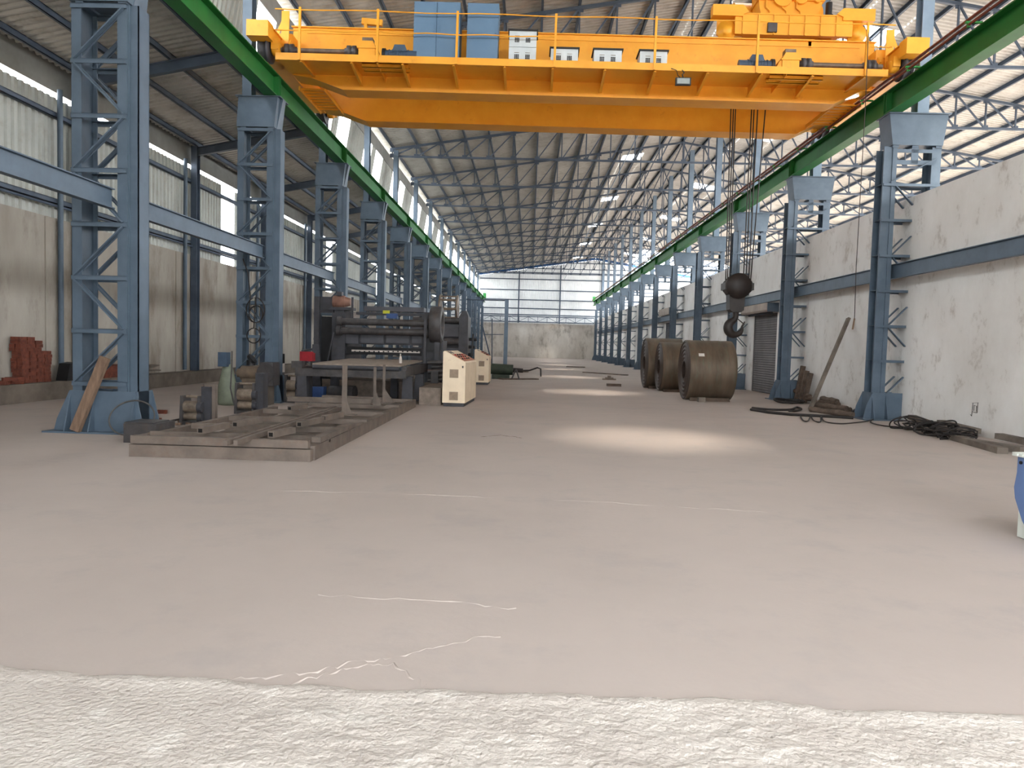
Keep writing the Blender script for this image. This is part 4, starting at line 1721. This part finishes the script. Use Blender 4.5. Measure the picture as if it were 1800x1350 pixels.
# flywheel and right tower
fw = P(766, 571, Ym - .3)
g = MB()
g.lathe([(.30, -.16), (.50, -.16), (.52, -.13), (.52, .13), (.50, .16), (.30, .16), (.28, .05), (.28, -.05), (.30, -.16)], (fw.x, Ym - .1, fw.z), 'x', 40)
g.lathe([(0, -.1), (.1, -.1), (.1, .1), (0, .1)], (fw.x, Ym - .1, fw.z), 'x', 20)
for i in range(4):
    t_ = i * math.pi / 2 + .4
    g.bar((fw.x, Ym - .1, fw.z), (fw.x, Ym - .1 + .34 * math.cos(t_), fw.z + .34 * math.sin(t_)), .06, .08, (1, 0, 0))
g.build('flywheel', M['dark2'], mc)
g = MB()
g.box(fw.x - .32, fw.x + .15, Ym - .25, Ym + .4, fw.z - .72, fw.z - .4)
g.build('clutch_case', M['black'], mc)
g = MB()
g.box(-2.92, -2.45, Ym - .1, Ym + .9, .42, 1.6)
g.box(-2.95, -2.88, Ym - .35, Ym - .28, .42, 2.2)
g.box(-2.66, -2.52, Ym - .3, Ym - .1, .42, 1.55)
g.build('right_tower', M['dark'], mc)
g = MB()
for i in range(5):
    z = .5 + i * .12
    g.tube((-2.8 + .1 * (i % 2), Ym - .5, z), (-2.35 + .05 * i, Ym - .45, z + .03), .05 + .01 * (i % 3), 10)
g.box(-2.7, -2.5, Ym - .6, Ym - .3, .42, .75)
g.build('valve_cluster', M['dark2'], mc)

# table in front of the machine
tbx = thing('roll_table', 'long flat steel table with dark legs feeding the sheet machine', 'table', (-4.1, 18.5, 0))
g = MB()
v = [(-5.02, 16.72, .98), (-3.02, 16.72, .98), (-3.12, 20.3, 1.04), (-5.02, 20.3, 1.04)]
g.prism([(-5.02, 16.72, .95), (-2.98, 16.72, .95), (-2.98, 20.3, 1.0), (-5.02, 20.3, 1.0)], (0, 0, .035))
g.build('top_plate', M['stone'], tbx)
g = MB()
g.tube((-5.0, 16.7, .90), (-3.0, 16.7, .90), .05, 12)
g.build('front_roll', M['dark'], tbx)
g = MB()
g.box(-5.42, -2.85, 16.72, 16.84, .68, .86)
g.box(-5.42, -5.3, 16.84, 20.3, .68, .9)
g.box(-2.97, -2.85, 16.84, 20.3, .72, .95)
g.build('apron_frame', M['dark2'], tbx)
for x, y, w in ((-5.4, 16.75, .26), (-3.08, 17.5, .28), (-5.4, 19.6, .22), (-3.0, 18.9, .26), (-3.7, 19.3, .2)):
    g = MB()
    g.prism([(x, y, 0), (x + w, y, 0), (x + w * .9, y, .7), (x + w * .1, y, .7)], (0, .22, 0))
    g.build('leg', M['dark'], tbx)
g = MB()
g.box(-5.5, -5.26, 16.7, 16.95, .86, 1.02)
g.build('roller_bearing', M['dark2'], tbx)
# things on and under the table
a = G(540, 634, 1.02)
g = MB()
xa, xb = P(527, 620, 17.6).x, P(549, 620, 17.6).x
g.box(xa, xb, 17.6, 17.85, 1.0, 1.2)
g.box(xa, xb, 17.6, 17.7, 1.2, 1.23)
tag(g.build('red_box', M['red']), 'small red metal box at the left end of the machine table', 'box')
g = MB()
g.box(xa + .05, xa + .1, 17.62, 17.82, 0, 1.0)
g.box(xb - .1, xb - .05, 17.62, 17.82, 0, 1.0)
tag(g.build('box_stand', M['dark2']), 'dark stand under the small red box', 'stand')
a = P(700, 628, 17.6)
t = thing('clear_bottle', 'small clear bottle standing on the machine table', 'bottle', (a.x, 17.9, 1.0))
g = MB()
g.lathe([(0, 0), (.035, 0), (.038, .02), (.038, .12), (.03, .15), (.014, .19), (.014, .21), (0, .21)], (a.x, 17.9, 1.0), 'z', 20)
g.build('body', M['scale'], t)
g = MB()
g.lathe([(0, .205), (.017, .205), (.017, .235), (0, .235)], (a.x, 17.9, 1.0), 'z', 16)
g.build('cap', M['white'], t)
a = P(558, 690, 17.9)
g = MB()
g.prism([(a.x - .13, 17.9, 0), (a.x + .13, 17.9, 0), (a.x + .15, 17.9, .36), (a.x - .15, 17.9, .36)], (0, .28, 0))
tag(g.build('blue_bin', M['bluebin']), 'blue plastic bin under the machine table', 'bin')
a = P(598, 680, 18.1)
g = MB()
g.tube((a.x - .3, 18.3, .2), (a.x + .35, 18.2, .22), .18, 16)
g.box(a.x - .2, a.x + .25, 18.1, 18.4, 0, .1)
tag(g.build('scrap_motor', M['dark2']), 'dusty motor lying under the machine table beside the blue bin', 'motor')

# second machine farther back
Y2 = 26.5
m2 = thing('press_machine', 'second dark machine with a cable drum, standing behind the sheet machine', 'machine', (-2.8, Y2, 0))
for px in (806, 824):
    pass
g = MB()
xa, xb = P(806, 600, Y2).x, P(822, 600, Y2).x
g.box(xa, xb, Y2, Y2 + 1.2, 0, P(806, 556, Y2).z)
g.prism([(xa, Y2 + .1, P(806, 556, Y2).z), (xb, Y2 + .1, P(806, 556, Y2).z), (xb - .08, Y2 + .1, P(806, 546, Y2).z), (xa + .1, Y2 + .1, P(806, 546, Y2).z)], (0, .5, 0))
g.build('tower', M['dark'], m2)
g = MB()
g.box(-4.4, xa, Y2 + .2, Y2 + .6, P(800, 592, Y2).z, P(800, 570, Y2).z)
g.box(-4.4, xa, Y2 + .3, Y2 + .9, .3, P(800, 612, Y2).z)
g.build('beam', M['panel_grey'], m2)
g = MB()
g.tube((-4.3, Y2 + .1, P(790, 563, Y2).z), (xa, Y2 + .1, P(790, 563, Y2).z), .1, 16)
g.tube((-4.3, Y2 + .1, P(790, 600, Y2).z), (xa, Y2 + .1, P(790, 600, Y2).z), .13, 16)
g.build('long_roller', M['dark2'], m2)
dr = P(789, 543, Y2 + .6)
g = MB()
for xo in (-.32, .32):
    g.lathe([(.1, -.02), (.52, -.02), (.52, .02), (.1, .02), (.1, -.02)], (dr.x + xo, Y2 + .6, dr.z), 'x', 30)
for i in range(8):
    t_ = i * math.pi / 4
    g.bar((dr.x - .32, Y2 + .6 + .46 * math.cos(t_), dr.z + .46 * math.sin(t_)), (dr.x + .32, Y2 + .6 + .46 * math.cos(t_), dr.z + .46 * math.sin(t_)), .05, .05)
g.build('cable_drum', M['shaft'], m2)
g = MB()
g.box(dr.x - .45, dr.x + .45, Y2 + .4, Y2 + .8, 0, dr.z - .5)
g.build('drum_stand', M['dark'], m2)
g = MB()
for i in range(6):
    g.tube((xb, Y2 + .1 + .1 * i, .3 + .28 * i), (xb + .18 + .05 * (i % 3), Y2 + .1 + .1 * i, .3 + .28 * i), .06, 10)
g.bar((xb + .1, Y2, .2), (xb + .2, Y2, 1.9), .06, .06)
g.build('pipework', M['black'], m2)

# consoles
def smooth(pts, n=6):
    out = []
    for i in range(len(pts) - 1):
        p0, p1, p2, p3 = pts[max(i - 1, 0)], pts[i], pts[i + 1], pts[min(i + 2, len(pts) - 1)]
        for k in range(n):
            t = k / n
            out.append(.5 * ((2 * p1) + (p2 - p0) * t + (2 * p0 - 5 * p1 + 4 * p2 - p3) * t * t + (3 * p1 - p0 - 3 * p2 + p3) * t ** 3))
    return out + [pts[-1]]


def console(x0, y0, L, label):
    t = thing('control_console', label, 'console', (x0 + .27, y0 + L / 2, 0), 'beige consoles')
    g = MB()
    g.box(x0 + .03, x0 + .52, y0 + .04, y0 + L - .04, 0, .09)
    g.build('plinth', M['dark'], t)
    g = MB()
    g.prism([(x0, y0, .09), (x0 + .55, y0, .09), (x0 + .55, y0, 1.06), (x0 + .53, y0, 1.09), (x0 + .03, y0, 1.34), (x0, y0, 1.32)], (0, L, 0))
    b = g.build('body', M['beige'], t)
    for z0, z1 in ((.70, .90), (.16, .36)):
        g = MB()
        g.box(x0 + .17, x0 + .38, y0 - .012, y0 - .0, z0, z1)
        for i in range(5):
            g.box(x0 + .19, x0 + .36, y0 - .02, y0 - .012, z0 + .02 + i * .036, z0 + .035 + i * .036)
        g.build('vent', M['beige_vent'], b)
    sl = lambda s_: (x0 + .03 + .5 * s_, 1.34 - .25 * s_)
    g = MB()
    xa, za = sl(.35)
    xb, zb_ = sl(.97)
    g.prism([(xa, y0 + .08, za + .002), (xb, y0 + .08, zb_ + .002), (xb, y0 + .08, zb_ + .01), (xa, y0 + .08, za + .01)], (0, L - .16, 0))
    pn = g.build('sloped_panel', M['redpanel'], t)
    for i in range(4):
        for j in range(3):
            s_ = .45 + j * .18
            xx, zz = sl(s_)
            g = MB()
            g.tube((xx, y0 + .25 + i * .38, zz + .008), (xx + .012, y0 + .25 + i * .38, zz + .035), .022, 10)
            g.build('button', M['black'] if (i + j) % 3 else M['red'], pn)
    for yy in (y0 + .2, y0 + .55):
        g = MB()
        xa, za = sl(.08)
        xb, zb_ = sl(.26)
        g.prism([(xa, yy, za + .002), (xb, yy, zb_ + .002), (xb, yy, zb_ + .008), (xa, yy, za + .008)], (0, .2, 0))
        g.build('meter', M['dark2'], t)
    g = MB()
    g.box(x0 + .47, x0 + .5, y0 - .03, y0, .94, .99)
    g.build('latch', M['dark2'], t)
    return t


console(-2.04, 17.5, 2.2, 'beige control console with a sloped top, nearest at the aisle edge').rotation_euler = (0, 0, -.045)
console(-2.10, 27.6, 1.5, 'beige control console standing farther back behind the first one')

# dark bits behind the consoles
t = thing('green_pump', 'dark green pump with a hose beyond the second console', 'pump', (-1.2, 33.0, 0))
g = MB()
g.tube((-1.75, 33, .45), (-.75, 33, .42), .24, 18)
g.box(-1.7, -.9, 32.8, 33.2, 0, .2)
g.build('body', M['greenmachine'], t)
g = MB()
g.tube((-.75, 33, .42), (-.3, 33, .4), .1, 12)
g.path([(-.4, 33, .4), (0, 33, .42), (.35, 33.1, .55), (.5, 33.1, .5), (.52, 33.1, .15)], .035, 8)
g.build('hose', M['cable'], t)
g = MB()
g.bar((-.8, 32.6, 0), (-.62, 32.9, .45), .05, .05)
g.bar((-.45, 32.6, 0), (-.6, 32.9, .45), .05, .05)
g.build('leg', M['dark2'], t)
for (a, b, w, lb) in [((880, 667), (942, 667), .5, 'rusty flat plate on the floor beside the green pump'),
                      ((870, 655), (922, 654), .6, 'rusty grating plate behind the green pump'),
                      ((1028, 655), (1100, 660), .4, 'long flat steel strip on the far aisle floor'),
                      ((996, 645), (1028, 646), .9, 'dark flat plate far down the aisle floor')]:
    p, q = G(*a), G(*b)
    g = MB()
    g.bar(p + Vector((0, 0, .025)), q + Vector((0, 0, .025)), w, .05)
    tag(g.build('floor_plate', M['log']), lb, 'plate')
for px, py, s_, lb in [(1072, 668, .22, 'grey lump of rubble on a dark scrap in the middle of the far aisle'),
                       (1078, 679, .3, 'flat dark scrap piece lying nearest on the far aisle')]:
    a = G(px, py)
    g = MB()
    if s_ < .25:
        for i in range(5):
            g.box(a.x - .35 + .12 * i, a.x - .2 + .12 * i, a.y - .1, a.y + .12, 0, .07 + .14 * math.exp(-(i - 2) ** 2))
    else:
        g.bar(a + Vector((-.25, 0, .05)), a + Vector((.3, 0.05, .05)), .25, .1)
    tag(g.build('scrap_piece', M['stone'] if s_ < .25 else M['log']), lb, 'scrap')
# blue post standing in the aisle far back
t = thing('jib_post', 'tall blue-grey post with a thin arm, standing free far down the aisle', 'post', (-1.7, 51.0, 0))
g = MB()
pa = P(889, 527, 51)
g.ibeam((-1.72, 51, 0), (-1.72, 51, pa.z), .26, .26, up=(0, 1, 0))
g.build('post', M['post'], t)
g = MB()
a = P(820, 525, 51)
g.tube((a.x, 51, pa.z - .05), (-1.7, 51, pa.z - .05), .04, 8)
g.build('arm', M['steel_dark'], t)
g = MB()
b0 = P(865, 627, 60)
b0.z = 0
g.bar(b0, P(848, 573, 60), .1, .1)
g.bar(b0, P(865, 560, 60), .08, .08)
g.bar(P(850, 588, 60), P(885, 588, 60), .06, .06)
tag(g.build('scaffold_frame', M['steel_dark']), 'dark scaffold frame with a sloping brace near the far left corner', 'scaffold')

# ------------------------------------------------------------------ left ledge items
def brick_stack():
    n = 0
    made = []
    base = X(35, 668, -11.1)
    y0 = 15.55
    proto = MB().box(-.055, .055, -.115, .115, 0, .075).build('brick', M['brick'])
    def put(x, y, z, rz, lab):
        o = proto if not made else proto.copy()
        if made:
            C.objects.link(o)
        made.append(o)
        o.location = (x, y, z)
        o.rotation_euler = (0, 0, rz)
        tag(o, lab, 'brick', 'bricks of the pile on the left ledge')
    for r in range(13):
        cols = 4 if r < 9 else (3 if r < 12 else 2)
        for c in range(cols):
            for d in range(2):
                put(-11.20 + d * .13 + R.uniform(-.012, .012), y0 + .13 + c * .245 + R.uniform(-.02, .02) - (.06 if r > 8 else 0), .40 + r * .078,
                    R.uniform(-.06, .06), 'old red brick in the tall pile on the ledge under the left wall')
    for i in range(9):
        put(-11.05 + R.uniform(-.08, .16), y0 - .55 + i * .06, .40 + .075 * (i % 2), R.uniform(-1, 1), 'old red brick tumbled at the foot of the brick pile')


brick_stack()
for i, (px0, px1, py0, py1, m, lb) in enumerate([(98, 118, 636, 668, 'black', 'black bundle on the left ledge beside the brick pile'),
                                                 (165, 200, 640, 668, 'brick', 'reddish crate on the left ledge, seen through the nearest column')]):
    a, b = X(px0, py1, -11.1), X(px1, py0, -11.1)
    g = MB()
    g.prism([(-11.1, a.y, .40), (-11.1, b.y + .1, .40), (-11.1, b.y, max(b.z, .6)), (-11.1, a.y + .12, max(b.z, .6) - .03)], (.27, 0, 0))
    tag(g.build('ledge_bundle' if i == 0 else 'ledge_crate', M[m]), lb, 'bundle' if i == 0 else 'crate')
for i, (pa, pb, lb) in enumerate([((225, 662), (272, 642), 'grey board lying on the left ledge, topmost of three'),
                                  ((228, 652), (270, 650), 'grey board lying on the left ledge, middle of three'),
                                  ((240, 655), (275, 664), 'pale board sticking out over the left ledge')]):
    p, q = X(*pa, -11.0 + .08 * i), X(*pb, -11.0 + .12 * i)
    p.z = max(p.z, .45 + .04 * i)
    q.z = max(q.z, .45 + .04 * i)
    g = MB()
    g.bar(p, q, .28, .03)
    tag(g.build('board', M['plank']), lb, 'board')

# stacked dark boxes right of the second left column
a = P(487, 640, 19.5)
for i, (py0, py1, m, lb) in enumerate([(640, 668, 'dark2', 'dark bottom box of the small stack right of the second left column'),
                                       (630, 643, 'scale', 'pale middle box of the small stack right of the second left column'),
                                       (614, 630, 'black', 'black top box of the small stack right of the second left column')]):
    g = MB()
    z0, z1 = [0.0, .62, .86][i], [.62, .86, 1.12][i]
    xa, xb = P(478, 640, 19.5).x, P(494, 640, 19.5).x
    g.box(xa, xb, 19.5, 19.8, z0, z1)
    tag(g.build('stacked_box', M[m]), lb, 'box')

# ------------------------------------------------------------------ right side items
a = G(1424, 722) + Vector((0, 0, .05))
b = Vector((8.6, 20.05, 2.5))
g = MB()
g.bar(a, b, .14, .07, (-1, 0, .3))
tag(g.build('leaning_plank', M['plank']), 'long grey plank leaning against the right wall', 'plank')
for i, (px, h, lb) in enumerate([(1391, 1.12, 'upright timber beside the second right column, tallest of three'),
                                 (1399, .98, 'upright timber beside the second right column, middle of three'),
                                 (1407, .92, 'upright timber beside the second right column, nearest of three')]):
    y = 23.15 - .32 * i
    x = 8.55
    g = MB()
    g.bar((x - .12, y, 0), (x + .06, y + .04, h), .13, .13, (0, 1, 0))
    tag(g.build('upright_timber', M['log']), lb, 'timber', 'upright timbers')
# log pile
LOGS = [((1425, 724), (1500, 734), 0), ((1432, 718), (1498, 726), 0), ((1440, 713), (1500, 719), 0), ((1436, 721), (1488, 729), 1), ((1444, 714), (1494, 721), 1),
        ((1450, 709), (1497, 714), 1), ((1446, 714), (1492, 720), 2), ((1452, 707), (1490, 712), 2), ((1452, 705), (1487, 709), 3)]
for i, (p, q, lv) in enumerate(LOGS):
    a, b = G(*p), G(*q)
    a.x, b.x = min(a.x, 8.5), min(b.x, 8.5)
    a.y += .10 * (i % 3)
    b.y += .10 * (i % 3)
    z = .065 + .08 * lv
    g = MB()
    pts = [a + (b - a) * (j / 6) + Vector((0, .015 * math.sin(j + i), z + .012 * math.sin(j * 2 + i))) for j in range(7)]
    g.path(pts, .072, 9)
    tag(g.build('log', M['log']), 'dirty timber log in the small pile at the foot of the long leaning plank', 'log', 'log pile by the right wall')


def tangle(c, rx, ry, h, n, r, seed):
    rr = random.Random(seed)
    g = MB()
    pts = []
    for k in range(n):
        o_ = Vector((c.x + rr.uniform(-.5, .5) * rx, c.y + rr.uniform(-.6, .6) * ry, 0))
        R_ = rr.uniform(.55, 1.0) * min(rx, ry) * .75
        ph, tilt, az = rr.uniform(0, 6.28), rr.uniform(-.9, .9) * min(1, h * 4), rr.uniform(0, 6.28)
        for i in range(16):
            t_ = ph + i / 16 * 2 * math.pi * 1.08
            u_, v_ = R_ * math.cos(t_), R_ * .8 * math.sin(t_)
            lift = (v_ * math.sin(tilt))
            pts.append(Vector((o_.x + u_ * math.cos(az) - v_ * math.cos(tilt) * math.sin(az), o_.y + u_ * math.sin(az) + v_ * math.cos(tilt) * math.cos(az),
                               max(r, r + h * .3 + lift))))
    g.path(smooth(pts, 2), r, 6)
    return g


c = Vector((7.95, 14.75, 0))
tag(tangle(c, .5, .95, .32, 15, .014, 3).build('cable_heap', M['cable']), 'heap of dark tangled cable at the foot of the right wall', 'cable')
c = Vector((7.78, 13.75, 0))
tag(tangle(c, .4, .55, .26, 9, .013, 9).build('cable_heap', M['cable']), 'smaller dark cable tangle next to the loose planks', 'cable')
c = Vector((8.1, 17.0, 0))
c = Vector((8.0, 22.3, 0))
tag(tangle(c, .5, .5, .07, 5, .03, 5).build('cable_coil', M['cable']), 'flat black cable coil below the upright timbers', 'cable')
c = Vector((8.3, 18.6, 0))
tag(tangle(c, .25, .35, .26, 5, .014, 15).build('cable_heap', M['cable']), 'dark cable tangle between log pile and nearest right column', 'cable')
g = MB()
pts = [G(1320, 722), G(1350, 727), G(1390, 731), G(1430, 733), G(1470, 735), G(1500, 737)]
g.path([p + Vector((0, 0, .035)) for p in pts], .035, 8)
pts = [G(1322, 720), G(1355, 723), G(1388, 723), G(1400, 719), G(1408, 722), G(1398, 725), G(1386, 725)]
g.path(smooth([p + Vector((0, 0, .045)) for p in pts]), .03, 8)
tag(g.build('thick_cable', M['cable']), 'thick black cable lying straight across the floor from the log pile', 'cable')
g = MB()
pts = [(1407, 733), (1412, 741), (1420, 742), (1424, 734), (1425, 731), (1430, 741), (1442, 743), (1443, 733), (1450, 743), (1475, 746), (1500, 745), (1530, 741), (1545, 733),
       (1530, 743), (1550, 750), (1580, 752), (1600, 752)]
dense = smooth([G(px_, py_) + Vector((0, 0, .018 + .004 * (i_ % 3))) for i_, (px_, py_) in enumerate(pts)])
g.path(dense, .014, 6)
tag(g.build('thin_cable', M['cable']), 'thin dark cable wandering along the floor to the nearest right column', 'cable')
# loose planks by the right wall
PL = [((1676, 768), (1752, 750), .08, .16, 'log', 'brown timber with a raised end on the loose planks by the right wall'),
      ((1690, 769), (1756, 767), .14, .05, 'rust', 'short reddish plank in the loose plank heap by the right wall'),
      ((1672, 772), (1762, 798), .03, .03, 'plank', 'grey plank in front of the heap, pointing to the cable tangle'),
      ((1700, 780), (1800, 798), .05, .06, 'plank', 'long grey plank in the middle of the heap by the right wall'),
      ((1750, 770), (1790, 760), .12, .16, 'plank', 'short thick plank at the back of the heap by the right wall'),
      ((1755, 778), (1830, 790), .12, .10, 'plank', 'grey plank lying across the heap near the blue cooler')]
for p, q, z0, z1, m, lb in PL:
    a, b = G(*p), G(*q)
    a.x, b.x = min(a.x, 8.55), min(b.x, 8.55)
    g = MB()
    g.bar(a + Vector((0, 0, max(z0, .05))), b + Vector((0, 0, max(z1, .05))), .16, .10)
    tag(g.build('loose_plank', M[m]), lb, 'plank', 'loose planks by the right wall')

# blue and white water cooler at the right edge
bx0 = 4.14
t = thing('water_cooler', 'blue and white cooler cabinet cut off by the right edge', 'cooler', (4.5, 5.9, 0))
g = MB()
g.box(bx0 + .02, bx0 + .75, 5.45, 6.20, .01, .69)
g.build('body', M['white'], t)
g = MB()
pr = [(6.22, .69), (6.22, .55), (6.245, .42), (6.225, .33), (6.12, .16), (6.0, .05), (5.44, .05), (5.44, .69)]
g.prism([(bx0, a_, b_) for a_, b_ in pr], (.75, 0, 0))
g.build('blue_shell', M['enamel'], t)
g = MB()
g.box(bx0 - .03, bx0 + .8, 5.42, 6.25, .69, .72)
for i in range(12):
    g.box(bx0 - .045, bx0 - .03, 5.45 + i * .065, 5.485 + i * .065, .695, .715)
g.build('top_rim', M['white'], t)
g = MB()
g.tube((bx0 - .012, 6.17, .64), (bx0 + .01, 6.17, .64), .014, 12)
g.build('screw', M['black'], t)
